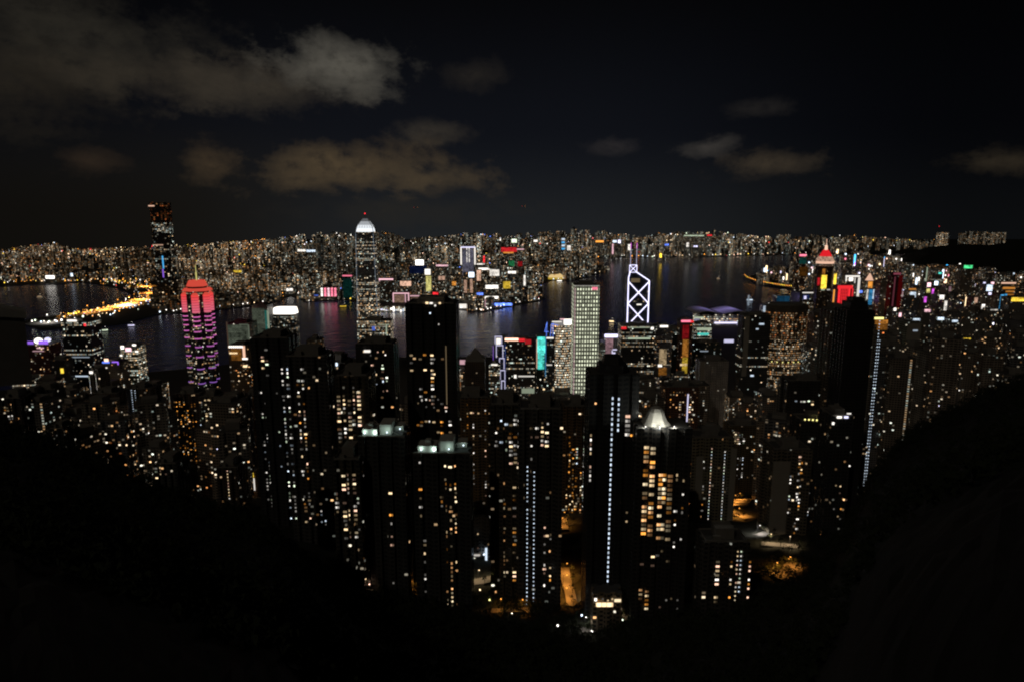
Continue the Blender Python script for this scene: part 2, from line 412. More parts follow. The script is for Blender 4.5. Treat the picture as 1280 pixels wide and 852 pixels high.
def front_y(W, D, n, x, dp=1.8):
    i = min(n - 1, max(0, int((x + W / 2) / W * n))); return -D / 2 + (dp if i % 2 else 0)
def rooftop(root, W, D, H, rg, mat=None, name='plant_room'):
    b = MB(); hs = rg.uniform(.35, .6)
    b.box(-W * hs / 2, W * hs / 2, -D * .28, D * .3, H + .02, H + rg.uniform(4, 8), 0)
    b.box(-W * .3, -W * .12, -D * .4, -D * .3, H + .02, H + rg.uniform(2, 4), 0)
    b.box(W * .16, W * .34, D * .31, D * .42, H + .02, H + rg.uniform(2, 6), 0)
    b.build(name, mat or M_CONC, root)
    b = MB(); e = .3; h = 1.2
    b.box(-W / 2 + .02, W / 2 - .02, -D / 2 + .02, -D / 2 + e, H + .01, H + h); b.box(-W / 2 + .02, W / 2 - .02, D / 2 - e, D / 2 - .02, H + .01, H + h)
    b.box(-W / 2 + .02, -W / 2 + e, -D / 2 + e, D / 2 - e, H + .01, H + h); b.box(W / 2 - e, W / 2 - .02, -D / 2 + e, D / 2 - e, H + .01, H + h)
    b.build('parapet', M_CONC, root)
PANEL = {'lit_face', 'lit_panel', 'gold_panel', 'teal_panel', 'blue_panel', 'red_panel', 'lit_glass', 'lit_lobby', 'lit_roof', 'red_roof', 'lit_sign', 'lit_screen', 'lit_column', 'blue_panel'}  # wall and face sheets here put floodlight into emission colour
def panel(c, s):  # cell pattern shared by signs, glass and painted wall light
    key = f'glow_cells_{c}_{s:g}'
    if key in bpy.data.materials: return bpy.data.materials[key]
    m = bpy.data.materials.new(key); m.use_nodes = True; t = NT(m.node_tree); t.n.clear()
    U, V, _ = t.sep(t.new('ShaderNodeUVMap').outputs[0])
    u = t.m('DIVIDE', U, 3.4); v = t.m('DIVIDE', V, 3.6)
    h = t.white(t.xyz(t.m('FLOOR', u), t.m('FLOOR', v), 2.7)); h2 = t.white(t.xyz(t.m('FLOOR', t.m('DIVIDE', u, 3)), t.m('FLOOR', t.m('DIVIDE', v, 3)), 9.7))
    mk = t.m('MULTIPLY', t.m('GREATER_THAN', t.m('FRACT', u), .12), t.m('GREATER_THAN', t.m('FRACT', v), .16))
    e = t.new('ShaderNodeEmission'); e.inputs[0].default_value = (*COL[c], 1)
    t.put(e.inputs[1], t.m('MULTIPLY', t.m('ADD', .25, t.m('MULTIPLY', mk, .75)), t.m('MULTIPLY', s * 1.25, t.m('ADD', .25, t.m('ADD', t.m('MULTIPLY', h, .8), t.m('MULTIPLY', h2, .7))))))
    t.l.new(e.outputs[0], t.new('ShaderNodeOutputMaterial').inputs[0]); m.cycles.emission_sampling = 'NONE'
    return m
def extras(root, S, lst, proud=.7, yf=None):
    """light strips, signs and emissive sheets that paint wall light on the front: (part name, x0, x1, y0, y1, colour, strength)"""
    for e in lst:
        nm, x0, x1, y0, y1, c, s = e[:7]
        b = MB(); yy = -S.D / 2 if yf is None else yf
        xa, xb = S.x(x0, (y0 + y1) / 2), S.x(x1, (y0 + y1) / 2)
        b.box(xa, xb, yy - proud, yy - .05, S.z(y1, (x0 + x1) / 2), S.z(y0, (x0 + x1) / 2))
        b.build(nm, M_WALL if nm in ('pale_wall', 'grey_flank') else panel(c, s) if nm in PANEL else glow(c, s), root)
WALLC = [(.32, .29, .25), (.26, .24, .22), (.36, .3, .24), (.22, .22, .23), (.3, .25, .2)]
def office(name, label, noun, xl, xr, yt, Y, ex=(), depth=None, roof=True, plan=None, rot=0., base=None, cat='tower', group=None, segs=None, mat=None, sign=None, **f):
    """a tower: wall (in one or more stages), plant room, parapet, lights and signs. segs: [(y0, y1, {facade settings})] from the top down"""
    S = Site(xl, xr, yt, Y, depth, base); rg = random.Random(xl * 7 + yt)
    root = empty(name, S.loc, rot, label, cat, group)
    LAND.append(((xl + xr) / 2, yt + 15, Y, noun)) if noun else None
    pl = plan(S.W, S.D) if plan else rect(S.W, S.D)
    f.setdefault('col', rg.choice(WALLC))
    if segs:
        for y0, y1, ff in segs:
            z1 = S.z(y0); z0 = 0 if y1 is None else S.z(y1)
            b = MB(); b.prism(pl, z0, z1, 0, 1); g = dict(f); g.update(ff); mt = g.pop('mat', None) or M_FAC
            o = b.build('wall', [mt, M_ROOF], root)
            fac(o, **g)
    else:
        b = MB(); b.prism(pl, 0, S.H, 0, 1); o = b.build('wall', [mat or M_FAC, M_ROOF], root); fac(o, **f)
    if roof: rooftop(root, S.W * .92, S.D * .92, S.H, rg)
    extras(root, S, ex)
    return root, S

# lit windows of the near towers: shared meshes
WIN = {}
def window_mesh(kind, pal, lev):
    key = (kind, pal, lev)
    if key not in WIN:
        wv, hv = dict(small=(1.15, 1.2), wide=(2.3, 1.35), tall=(1.0, 1.7), strip=(1.0, 1.75), dot=(.8, .9), big=(3.0, 1.8))[kind]
        b = MB(); g = .06
        n = 2 if kind in ('wide', 'big') else 1
        for i in range(n):
            x0 = -wv / 2 + wv * i / n + (g if i else 0); x1 = -wv / 2 + wv * (i + 1) / n - (g if i < n - 1 else 0)
            b.box(x0, x1, -.08, 0, -hv / 2, hv / 2, 2 if i else 0)
        b.box(-wv / 2 - .1, wv / 2 + .1, -.13, -.001, -hv / 2 - .16, -hv / 2 - .01, 1)
        me = b.mesh('window', [glow(pal, lev), M_CONC, glow(pal, round(lev * random.choice((.3, .6, 1)), 2))])
        o = bpy.data.objects.new('window', me); WIN[key] = o
    return WIN[key]
PALS = dict(home=['warm', 'warm', 'peach', 'white', 'white', 'white', 'orange'], cool=['white', 'cool', 'white', 'pale'], gold=['warm', 'warm', 'peach', 'warm', 'white', 'cream'],
            red=['amber', 'orange', 'warm', 'cream', 'amber'], blue=['cool', 'lilac'], star=['cool'], amber=['orange', 'warm', 'orange'], mix=['white', 'warm', 'pale', 'cool', 'peach'])
def tower(name, label, noun, xl, xr, yt, Y, clusters=(), depth=26, bays=7, rot=0., base=None, col=None, roof=True, ex=(), cat='tower', group=None, **f):
    """a near tower block with projecting bays; clusters: (x0, x1, y0, y1, share lit, window kind, palette) in which single windows are lit"""
    S = Site(xl, xr, yt, Y, depth, base); rg = random.Random(xl * 13 + yt)
    root = empty(name, S.loc, rot, label, cat, group)
    if noun: LAND.append(((xl + xr) / 2, yt + 30, Y, noun))
    b = MB(); b.prism(bayplan(S.W, S.D, bays), 0, S.H, 0, 1)
    o = b.build('wall', [M_FAC, M_ROOF], root)
    g = dict(lit=.035, bright=.75, warm=.65, col=col or rg.choice(WALLC)); g.update(f); fac(o, **g)
    if roof: rooftop(root, S.W * .9, S.D * .9, S.H, rg)
    count = 0; used = set()
    for x0, x1, y0, y1, den, kind, pal in clusters:
        px_, fl_ = (3.4 if kind != 'dot' else 1.8), (3.1 if kind != 'strip' else 3.5)
        xa, xb = S.x(x0, (y0 + y1) / 2), S.x(x1, (y0 + y1) / 2); za, zb = S.z(y1), S.z(y0)
        nx = max(1, round((xb - xa) / px_)); nz = max(1, round((zb - za) / fl_))
        for j in range(nz):
            rowd = den if den >= 1 else den * rg.uniform(.6, 1.9)
            for i in range(nx):
                if rg.random() > rowd or count >= 100: continue
                x = xa + (xb - xa) * (i + .5) / nx; z = math.floor((za + (zb - za) * (j + .5) / nz) / fl_) * fl_ + 1.6
                key = (round(x / 2.8) if kind != 'dot' else round(x, 1), round(z))
                if key in used or z > S.H - 1 or z < 2: continue
                used.add(key); count += 1
                kd = kind if kind != 'mixed' else rg.choice(('small', 'small', 'wide', 'tall'))
                lev = rg.choice((.08, .15, .3, .6, 1.1, 1.8)) if kind not in ('strip', 'dot') else rg.choice((.7, 1.0, 1.3))
                wo = window_mesh(kd, rg.choice(PALS[pal]), lev).copy(); C.objects.link(wo)
                wo.parent = root; wo.location = (x, front_y(S.W, S.D, bays, x) - .01, z)
    extras(root, S, ex)
    return root, S
def lamp_light(root, loc, col, power, size=.4, cone=0):
    l = bpy.data.lights.new('lamp_glow', 'SPOT' if cone else 'POINT')
    if cone: l.spot_size = R(cone); l.spot_blend = .6
    l.energy = power; l.energy = power; l.color = COL[col] if isinstance(col, str) else col; l.shadow_soft_size = size
    o = bpy.data.objects.new('lamp_glow', l); C.objects.link(o); o.parent = root; o.location = loc
    return o

# ------------------------------------------------------------------ landmark towers
# pink crowned tower
S = Site(219, 256, 352, 1411, depth=60); root = empty('skyscraper', S.loc, 0, 'tower lit red and pink at its crown with purple bars down its rounded columns', 'skyscraper')
LAND.append((238, 375, 1411, 'the pink crowned tower'))
a = S.W / 2 * .9
b = MB(); b.prism(circ(a * .86, a * .86, 8), 0, S.z(365), 0, 1)
fac(b.build('wall', [M_FAC, M_ROOF], root), lit=.16, rowf=.1, bright=.8, warm=.55, fl=4, col=(.08, .08, .09))
LOBE = [R(d) for d in (-79, -25, -163, 50, 100, 150)]
def lobe_poly(an, r): return [(math.cos(an) * a * .92 + r * math.cos(t_), math.sin(an) * a * .92 + r * math.sin(t_)) for t_ in [2 * math.pi * i / 10 for i in range(10)]]
for an in LOBE:
    b = MB(); b.prism(lobe_poly(an, 7), 0, S.z(369.5), 0, 1)
    fac(b.build('rounded_column', [M_FAC, M_ROOF], root), lit=.14, rowf=.08, bright=.7, fl=4, col=(.08, .08, .09))
    zt = S.z(369.5); zb = S.z(392); n = 7
    b = MB(); b.prism(lobe_poly(an, 7.2), zt, S.z(366.8), 0, 0, .5, (math.cos(an) * a * .92, math.sin(an) * a * .92)); b.build('column_cap', em('crown_red', (1, .11, .07), .62), root)
    for i in range(n):
        z1 = zt - (zt - zb) * i / n; z0 = zt - (zt - zb) * (i + .86) / n; k = i / (n - 1)
        c = (1, .07 + .12 * k, .07 + .22 * k)
        b = MB(); b.prism(lobe_poly(an, 7.4), z0, z1, 0, 0); b.build('lit_band', em(f'crown_{i}', c, .85 - .15 * k), root)
    py = 396.0; st = 5.0
    while py < 486:
        k = (py - 396) / 90
        b = MB(); b.prism(lobe_poly(an, 7.5), S.z(py + 1.15), S.z(py), 0, 0)
        b.build('neon_bar', em(f'bar_{int(k * 5)}', (.95 - .5 * k, .2, .6 + .3 * k), .8 - .35 * k), root)
        py += st; st *= 1.2
for nm, y0, y1, k0, k1 in (('lower_crown', 365, 361.6, 1.0, .84), ('upper_crown', 359.5, 352, .7, .52)):
    b = MB(); pl = circ(S.W / 2 * 1.0, S.W / 2 * 1.0, 6)
    b.loft([(x * k0, y * k0, S.z(y0)) for x, y in pl], [(x * k1, y * k1, S.z(y1)) for x, y in pl], 0, 0, True); b.build(nm, em('crown_red', (1, .11, .07), .62), root)
b = MB(); b.prism(circ(S.W * .33, S.W * .33, 8), S.z(361.6), S.z(359.5), 0, 0); b.build('crown_neck', M_DARK, root)
b = MB(); b.bar((0, 0, S.z(352)), (0, 0, S.z(342)), 1.6); b.bar((0, 0, S.z(342)), (0, 0, S.z(333)), .8); b.build('spire', glow('lemon', .55), root)

# tallest harbour tower with the white claw crown
S = Site(441.5, 468.5, 290, 1779); root = empty('skyscraper', S.loc, R(3), 'tallest harbour front tower with a glowing white claw shaped crown', 'skyscraper')
LAND.append((455, 320, 1779, 'the white crowned tower'))
for y0, y1, k, ff in ((290, 300, .84, dict(lit=.1, rowf=.1)), (300, 322, .92, dict(lit=.22, rowf=.3, warm=.3)), (322, 336, .94, dict(lit=.12, rowf=.35, warm=.3)), (336, 345, .96, dict(lit=.02, rowf=.0)),
                  (345, 364, 1.0, dict(lit=.2, rowf=.3, warm=.4)), (364, 398, 1.03, dict(lit=.35, rowf=.55, warm=.5)), (398, 470, 1.05, dict(lit=.4, rowf=.3, warm=.5))):
    b = MB(); b.prism([(x * k, y * k) for x, y in rect(S.W, S.D, 8)], S.z(y1), S.z(y0), 0, 1)
    g = dict(bright=.95, wd=3, fl=4.2, col=(.3, .31, .31)); g.update(ff); fac(b.build('wall', [M_FAC, M_ROOF], root), **g)
prev = None
for y0, y1, k0, k1, s_ in ((290, 286, .83, .77, 1.2), (286, 281.5, .77, .64, .9), (281.5, 277, .64, .42, .4), (277, 273.5, .42, .2, .14)):
    b = MB(); pl = rect(S.W, S.D, 8)
    b.loft([(x * k0, y * k0, S.z(y0)) for x, y in pl], [(x * k1, y * k1, S.z(y1)) for x, y in pl], 0, 0, True); b.build('lit_crown', em(f'crown_white_{s_}', (.9, .95, 1), s_), root)
b = MB()
for i in range(28):
    x = -S.W / 2 * .83 + S.W * .83 * (i % 7) / 6; sd = i // 7
    p0 = [(x, -S.D * .415), (S.W * .415, x), (-x, S.D * .415), (-S.W * .415, -x)][sd]
    b.bar((*p0, S.z(291)), (p0[0] * .83, p0[1] * .83, S.z(283)), .5); b.bar((p0[0] * .83, p0[1] * .83, S.z(283)), (p0[0] * .36, p0[1] * .36, S.z(275)), .45)
b.build('crown_fins', M_PALE, root)
for sx in (-1, 1):
    b = MB(); b.bar((sx * S.W * .47, -S.D / 2 - 1, S.z(397)), (sx * S.W * .4, -S.D / 2 - 1, S.z(292)), .4); b.build('edge_light', glow('cool', .4), root)
b = MB(); b.bar((0, 0, S.z(276)), (0, 0, S.z(267.5)), .35); mst = b.build('mast', M_DARK, root); b = MB(); b.ball((0, 0, S.z(267)), 1.6); b.build('aviation_light', glow('red', 2.5), mst)
b = MB(); b.box(S.x(461, 397), S.x(466.5, 397), -S.D / 2 - 2.5, -S.D / 2 - 1.9, S.z(398.5), S.z(396.5)); b.build('lit_sign', glow('white', 2), root)

# tall dark tower across the harbour
office('skyscraper', 'tall dark tower across the harbour with a pale green lit band', 'the tall dark tower across the harbour', 185, 205.5, 253, 3310, base=3, depth=70, roof=False,
       plan=lambda W, D_: rect(W, D_, 9), col=(.06, .05, .05), wd=9, fl=9,
       segs=[(253, 260, dict(lit=.2, warm=1.6, bright=.3)), (260, 278, dict(lit=.3, warm=2.0, bright=.17)), (278, 291, dict(lit=.7, rowf=.5, warm=.15, bright=.42, wd=7, fl=7)), (291, 308, dict(lit=.15, warm=.3)),
             (308, 340, dict(lit=.25, rowf=.1, warm=.3, bright=.5)), (340, None, dict(lit=.2, warm=.4))],
       ex=[('light_strip', 185.5, 193, 256.8, 258.2, 'peach', .9), ('light_strip', 203, 204.6, 320, 336, 'sky', .9), ('light_strip', 203.2, 204.8, 336.5, 347, 'purple', .7), ('light_strip', 191, 204, 305.8, 306.8, 'peach', .6)])

# triangular tower outlined by white crossed braces
S = Site(785.5, 811.5, 353, 1456); root = empty('skyscraper', S.loc, 0, 'sharp angled tower outlined by glowing white lines and crossed braces', 'skyscraper')
LAND.append((798, 375, 1456, 'the white braced tower'))
a, c = S.W / 2, S.D / 2; zl, zr, za = S.z(347), S.z(351), S.z(340.5); xa0, xa1 = S.x(787.5, 340), S.x(796, 340)
prof5 = [(-a, 0), (a, 0), (a, zr), (xa1, za), (xa0, za), (-a, zl)]
b = MB(); b.face([(x, -c, z) for x, z in prof5], [(x + a, z) for x, z in prof5]); b.face([(x, c, z) for x, z in prof5][::-1], [(x + a, z) for x, z in prof5][::-1])
for (x0_, z0_), (x1_, z1_) in zip(prof5[1:], prof5[2:] + prof5[:1]): b.face([(x0_, -c, z0_), (x0_, c, z0_), (x1_, c, z1_), (x1_, -c, z1_)], [(0, z0_), (2 * c, z0_), (2 * c, z1_), (0, z1_)])
pass; fac(b.build('wall', [M_FAC, M_ROOF], root), lit=.07, rowf=.03, bright=.5, wd=4, fl=4.2, col=(.05, .06, .1))
bx = (S.x(787, 336), S.x(796, 336)); zb0, zb1 = S.z(340.5), S.z(331.5)
b = MB(); b.box(bx[0], bx[1], -c, -c + 16, zb0 - 4, zb1); b.build('roof_cabin', M_DARK, root)
gl = glow('lilac', 2.0); f_ = -c - .5; r_ = 1.45
segs_ = []
nodes = [352, 379.5, 407, 435]
segs_ += [((-a, f_, 0), (-a, f_, zl)), ((a, f_, 0), (a, f_, zr)), ((-a, f_, zl), (xa0, f_, za)), ((xa1, f_, za), (a, f_, zr))]
for y0, y1 in zip(nodes, nodes[1:]):
    z1, z0 = S.z(y0), S.z(y1); segs_ += [((-a, f_, z1), (a, f_, z0)), ((a, f_, z1), (-a, f_, z0))]
for p0, p1 in segs_:
    b = MB(); b.bar(p0, p1, r_); b.build('light_line', gl, root)
for p0, p1 in (((bx[0], zb0), (bx[1], zb0)), ((bx[0], zb1), (bx[1], zb1)), ((bx[0], zb0), (bx[0], zb1)), ((bx[1], zb0), (bx[1], zb1)), ((bx[0], zb0), (bx[1], zb1)), ((bx[0], zb1), (bx[1], zb0))):
    b = MB(); b.bar((p0[0], f_, p0[1]), (p1[0], f_, p1[1]), .8); b.build('light_line', gl, root)
for px in (789, 796.5):
    x = S.x(px, 320); b = MB(); b.bar((x, -c + 6, zb1), (x, -c + 6, S.z(311)), .8); mo = b.build('mast', glow('lilac', .55), root)
    b = MB(); b.bar((x, -c + 6, S.z(311)), (x, -c + 6, S.z(304)), .9); b.build('mast_tip', glow('magenta', .8), mo)
b = MB(); b.box(S.x(796, 375), S.x(802, 375), f_ - .3, f_, S.z(381.5), S.z(380)); b.build('lit_window', glow('white', 1.2), root)
b = MB(); b.box(S.x(789, 345), S.x(800, 345), f_ - .2, f_ + .1, S.z(353), S.z(348)); b.build('lit_floor', glow('warm', .12), root)

# office slab dotted with a grid of pale lights
M_DOT = dotgrid('facade_light_grid', 5.6, 8.3, (.95, 1, .72), .95, .26, .27, (.045, .045, .04))
office('skyscraper', 'straight office tower dotted all over with a grid of pale lights', 'the light dotted tower', 717.5, 749.5, 357, 1397, mat=M_DOT, roof=True, depth=48,
       ex=[('edge_light', 717.2, 718.3, 360, 505, 'rose', .35), ('rooftop_sign', 740, 747, 359, 362.5, 'pink', 1.0), ('edge_light', 717.5, 749.5, 357, 357.8, 'white', .3)])

# waterfront group under the white braced tower
office('skyscraper', 'dark tower with yellow banded floors and a red rooftop sign below the braced tower', 'the dark banded tower', 777, 819, 408, 1360, depth=46, rowf=.42, lit=.12, wd=3, fl=4, warm=.5, bright=.62, col=(.05, .05, .05),
       ex=[('light_band', 785, 812, 408.8, 409.8, 'pale', .35), ('light_band', 785, 813, 422, 423.6, 'pale', .6), ('rooftop_sign', 776.5, 783, 408.5, 411.5, 'red', .8), ('rooftop_sign', 813.5, 817, 409, 412, 'white', 1.6)])
office('skyscraper', 'pale lilac slab with a bright white strip along its top', 'the pale lilac slab', 755.5, 772, 418, 1500, depth=34, lit=.02, bright=.4, col=(.4, .36, .38),
       ex=[('top_sign', 755.8, 772, 417.6, 421.4, 'lilac', 2.2), ('lit_face', 756.5, 766, 422, 460, 'rose', .2), ('lit_face', 750, 755.6, 424, 468, 'lilac', .05), ('neon_line', 764.3, 765.4, 438, 462, 'lilac', 1.6), ('neon_line', 765, 771, 436, 437.4, 'lilac', 1.0), ('neon_line', 766, 769, 440, 442.5, 'lilac', 1.2), ('light_disc', 771, 776, 447, 453, 'lilac', 2)])  # brightness of the pale face painted by emissive sheets
office('office_tower', 'low grey tower squeezed between the dotted tower and the pale slab', None, 749, 757, 432, 1420, lit=.05, rowf=.3, bright=.4, warm=.2, col=(.3, .3, .33), ex=[('light_spot', 753, 758, 468, 470, 'white', 1.3)])
# rounded office block with curved lit crown
r, S = office('office_tower', 'rounded office block with white rows of floors and a curved bright crown', 'the curved crown block', 689, 717, 407, 1640, depth=42, plan=lambda W, D_: circ(W / 2, D_ / 2, 24), lit=.1, rowf=.95, wd=2.6, fl=6, warm=.45, bright=1.5, roof=False, col=(.2, .2, .18))
b = MB(); pl = circ(S.W / 2 * .98, S.D / 2 * .98, 24)
b.loft([(x, y, S.H) for x, y in pl], [(x * .72 + 4, y * .72, S.H + 9 + x * .16) for x, y in pl], 0, 0); b.build('lit_crown', em('crown_block', (.8, .75, .72), .26), r)
extras(r, S, [('rooftop_sign', 705, 715.5, 399, 405.5, 'white', 2.6), ('rooftop_sign', 690, 702, 401.5, 402.6, 'white', 1.0), ('rooftop_sign', 700, 706, 398.4, 399.4, 'rose', 1.1)], 3)
# steel bank with teal side and blue lit masts
r, S = office('office_tower', 'steel office tower with a glowing teal flank and blue lit roof cranes', 'the teal sided tower', 671.5, 694, 421, 1412, depth=44, lit=.14, rowf=.14, wd=3, fl=4.4, bright=.9, warm=.2, roof=False, col=(.12, .13, .15),
              ex=[('teal_panel', 671.5, 681.5, 421, 441, 'teal', .85), ('teal_panel', 672, 680.5, 441.4, 461, 'teal', .7), ('neon_line', 670.6, 671.6, 424, 460, 'peach', .7), ('neon_line', 681.6, 682.4, 422, 470, 'sky', .4), ('light_band', 683, 692, 421.5, 423.2, 'white', 1.2), ('light_band', 683, 690, 455, 456.2, 'white', .8),
                  ('lit_lobby', 678.5, 681, 485, 502, 'warm', 1.0), ('lit_lobby', 690.5, 692.5, 483, 502, 'warm', .5)])
for pts in (((684, 403), (683, 421)), ((681, 415), (686, 415)), ((689.5, 405), (688, 421)), ((691.5, 404), (691.5, 421)), ((689.5, 405), (698, 407)), ((684, 403), (681, 415))):
    (x0, y0), (x1, y1) = pts; b = MB(); b.bar((S.x(x0, y0), -S.D / 2 + 4, S.z(y0)), (S.x(x1, y1), -S.D / 2 + 4, S.z(y1)), .55); b.build('roof_crane', glow('blue', 1.5), r)
# dark block with red sign
office('office_tower', 'dark office block topped by a white and red rooftop sign', 'the red topped office block', 632, 669, 427, 1370, depth=42, lit=.13, rowf=.12, wd=3, fl=4, bright=.75, warm=.4, col=(.1, .09, .09),
       ex=[('rooftop_sign', 631, 648, 422.5, 425.6, 'peach', 2.2), ('rooftop_sign', 648.5, 656, 423, 426.4, 'red', .8), ('rooftop_sign', 656.5, 664, 424, 430, 'red', .35), ('light_band', 648, 668, 469, 470.5, 'white', .7), ('light_band', 652, 668, 485, 491, 'pale', .25), ('lit_window', 642.5, 645.5, 468, 472, 'white', 1.3)])
# blue outlined tower
r, S = office('office_tower', 'slim stepped tower traced by blue neon frames', 'the blue framed tower', 618, 632, 422, 1390, depth=30, lit=.1, bright=.6, roof=False, warm=.1, col=(.05, .06, .14))
for x0, x1, y0, y1 in ((618.5, 627.5, 420, 430), (620, 629, 431, 446.5), (624, 630.5, 447, 461), (625, 631.5, 462, 474), (626.5, 631.5, 475, 490)):
    for q in ((x0, x1, y0, y0 + .9), (x0, x0 + .8, y0, y1), (x1 - .8, x1, y0, y1)): extras(r, S, [('neon_line', *q, 'lilac', .9)], 1)
extras(r, S, [('lit_clock', 620.3, 626, 422.5, 430, 'white', 1.2), ('blue_panel', 630.8, 634, 430, 488, 'blue', .12)])
b = MB(); b.bar((S.x(616.5, 435), -S.D / 2, S.z(452)), (S.x(616.5, 435), -S.D / 2, S.z(432)), .5); b.build('mast', glow('purple', .8), r)
office('office_tower', 'low tower striped with white lit floors beside the blue framed tower', None, 611, 625, 456, 1330, lit=.3, rowf=.45, fl=4, bright=.95, warm=.25, ex=[('rooftop_sign', 614, 622, 454.5, 456.2, 'white', 1.2)])
# pointed stone tower
r, S = office('pointed_tower', 'unlit tower with a pointed pyramid roof in front of the water', 'the pointed roof tower', 581, 606, 452, 1000, depth=28, roof=False, lit=.012, bright=.8, col=(.16, .12, .09))
b = MB(); pl = rect(S.W, S.D); b.prism(pl, S.H, S.H + 6, 0, 0, .8); b.prism([(x * .62, y * .62) for x, y in pl], S.H + 6, S.z(437), 0, 0, .16); b.bar((0, 0, S.z(437)), (0, 0, S.z(431)), .4); b.build('pyramid_roof', M_CONC, r)
office('office_tower', 'gold lit low tower glimpsed beside the pointed roof tower', None, 571.5, 584, 465, 1150, lit=.5, colf=.4, bright=.8, warm=.9, ex=[('light_band', 572, 584, 449.5, 455, 'rose', .6), ('lit_window', 573, 575, 460.5, 463, 'white', 1.5)])

# exchange slabs and white topped block
office('office_tower', 'grey slab with tall pale green light panel facing the hill', 'the pale green slab', 284, 314, 404, 1500, depth=36, lit=.06, bright=.7, warm=.5, col=(.34, .3, .26), ex=[('lit_panel', 285.6, 310.8, 406, 440, 'pale', .05), ('lit_panel', 290, 298, 407, 438, 'pale', .07), ('edge_light', 311, 312.5, 406, 440, 'pale', .12), ('edge_light', 284, 285.5, 402, 440, 'peach', .06), ('edge_light', 299, 310, 405, 406, 'pale', .1)])  # paler lit face painted by a faint emissive sheet
office('office_tower', 'taller grey slab with a mint lit edge behind the pale green slab', None, 315, 334, 382, 1560, depth=36, lit=.08, bright=.7, warm=.4, col=(.3, .3, .28), ex=[('edge_light', 331.8, 334.2, 388, 420, 'teal', .1), ('lit_panel', 316, 331.5, 385, 421, 'pale', .045), ('edge_light', 334.5, 337, 388, 421, 'pale', .25)])  # light on the grey face put in as a faint glow
r, S = office('office_tower', 'grey office block glowing brilliant white around its rounded top', 'the white topped block', 339, 368, 393, 1600, depth=40, plan=lambda W, D_: rect(W, D_, 8), lit=.3, rowf=.15, fl=4, bright=.55, warm=.2, roof=False, col=(.22, .23, .23), ex=[('light_band', 362, 371, 440, 443, 'cool', .5)])
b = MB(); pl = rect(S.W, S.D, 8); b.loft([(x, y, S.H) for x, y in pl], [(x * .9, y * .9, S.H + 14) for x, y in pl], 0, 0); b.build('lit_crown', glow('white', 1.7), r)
office('office_tower', 'dim brown flat topped block just over the roofs by the water', None, 383, 400, 425, 1250, lit=.3, bright=.25, warm=.9, col=(.3, .24, .16))
office('office_tower', 'stout office tower with yellow lit rows at the foot of the white crowned tower', None, 446, 488, 401, 1690, depth=40, lit=.35, rowf=.3, fl=4.2, bright=.7, warm=.45, col=(.12, .12, .11), ex=[('light_band', 472, 487, 405, 406, 'pale', .25), ('light_band', 482.5, 484, 405, 428, 'pale', .4), ('lit_window', 482, 485.5, 426, 429, 'white', 1.4), ('lit_window', 465, 469, 408, 413, 'blue', .5)])

# pale crown lit rooftop of the western centre
office('office_tower', 'brick coloured tower with a ring of gold and white rooftop lights', 'the gold ringed rooftop', 285, 310, 432, 1150, depth=30, lit=.14, bright=.8, warm=.9, col=(.3, .2, .12),
       ex=[('roof_light', 286 + 2.6 * i, 288 + 2.6 * i, 432, 434.4, 'white', 1.8) for i in range(7)] + [('roof_light', 303.5, 306.5, 432, 448, 'peach', 1.0), ('roof_light', 287, 297, 440, 442, 'warm', 1.4), ('roof_light', 303, 309.5, 447, 449, 'white', 1.8), ('roof_light', 304, 309, 456, 458.5, 'warm', 1.6), ('lit_panel', 289, 302, 435, 450, 'orange', .12)])
# western waterfront towers
r, S = office('office_tower', 'tower with two white lit domes over a violet glowing roof', 'the violet domed tower', 32, 61, 431, 1330, depth=36, lit=.1, rowf=.2, fl=4, bright=.75, warm=.75, col=(.2, .07, .06), roof=False, ex=[('roof_light', 32, 42, 426.5, 430, 'purple', .8), ('roof_light', 48, 60, 425.5, 430, 'purple', 1.0), ('light_band', 46, 55, 434, 435.4, 'rose', .8), ('light_band', 41, 55, 438, 439, 'rose', .5)])
b = MB(); b.ball((S.x(43, 424), -S.D * .2, S.z(427)), 7.5, 0, 12, 6, .8); b.build('lit_dome', glow('white', 1.8), r)
b = MB(); b.ball((S.x(50, 424), S.D * .1, S.z(427)), 6, 0, 12, 6, .8); b.build('lit_dome', glow('lilac', 1.2), r)
office('office_tower', 'black office tower with scattered white lit rows before the harbour', 'the black harbour office', 76, 111, 402, 1280, depth=38, lit=.1, rowf=.14, fl=4, wd=3, bright=.8, warm=.15, col=(.035, .035, .04), ex=[('light_band', 90, 112, 445.5, 446.6, 'cool', .35), ('light_band', 94, 110, 469, 470.4, 'cool', .8), ('roof_light', 84, 96, 399.5, 402, 'white', 1.4), ('roof_light', 105, 107.5, 404.5, 407.5, 'red', 1.6)])
office('office_tower', 'low tower with a violet neon roof edge and peach lamp', None, 127, 149, 454, 1150, lit=.12, bright=.7, warm=.7, ex=[('roof_light', 128, 137, 451.5, 453.6, 'blue', 1.2), ('roof_light', 140, 148, 451.5, 452.7, 'purple', 1.2), ('roof_light', 147, 148.2, 451.5, 455.5, 'purple', 1.1), ('roof_light', 130.5, 135.5, 448, 451.5, 'peach', 1.9), ('window_row', 132, 134, 458.5, 459.8, 'white', 1.2)])
office('office_tower', 'tower crowned by white lamps over green and yellow lit floors', 'the green floored tower', 150, 171, 434, 1230, depth=30, lit=.4, rowf=.4, fl=4, bright=.95, warm=.35, col=(.1, .12, .06), ex=[('roof_light', 151, 155, 432, 436, 'white', 2), ('roof_light', 157, 164, 434.5, 439, 'rose', 1.8), ('roof_light', 165.5, 170, 430, 432, 'white', 2), ('roof_light', 169, 173, 438, 440, 'white', 1.6), ('roof_light', 150, 153, 443, 445, 'white', 1.5)])
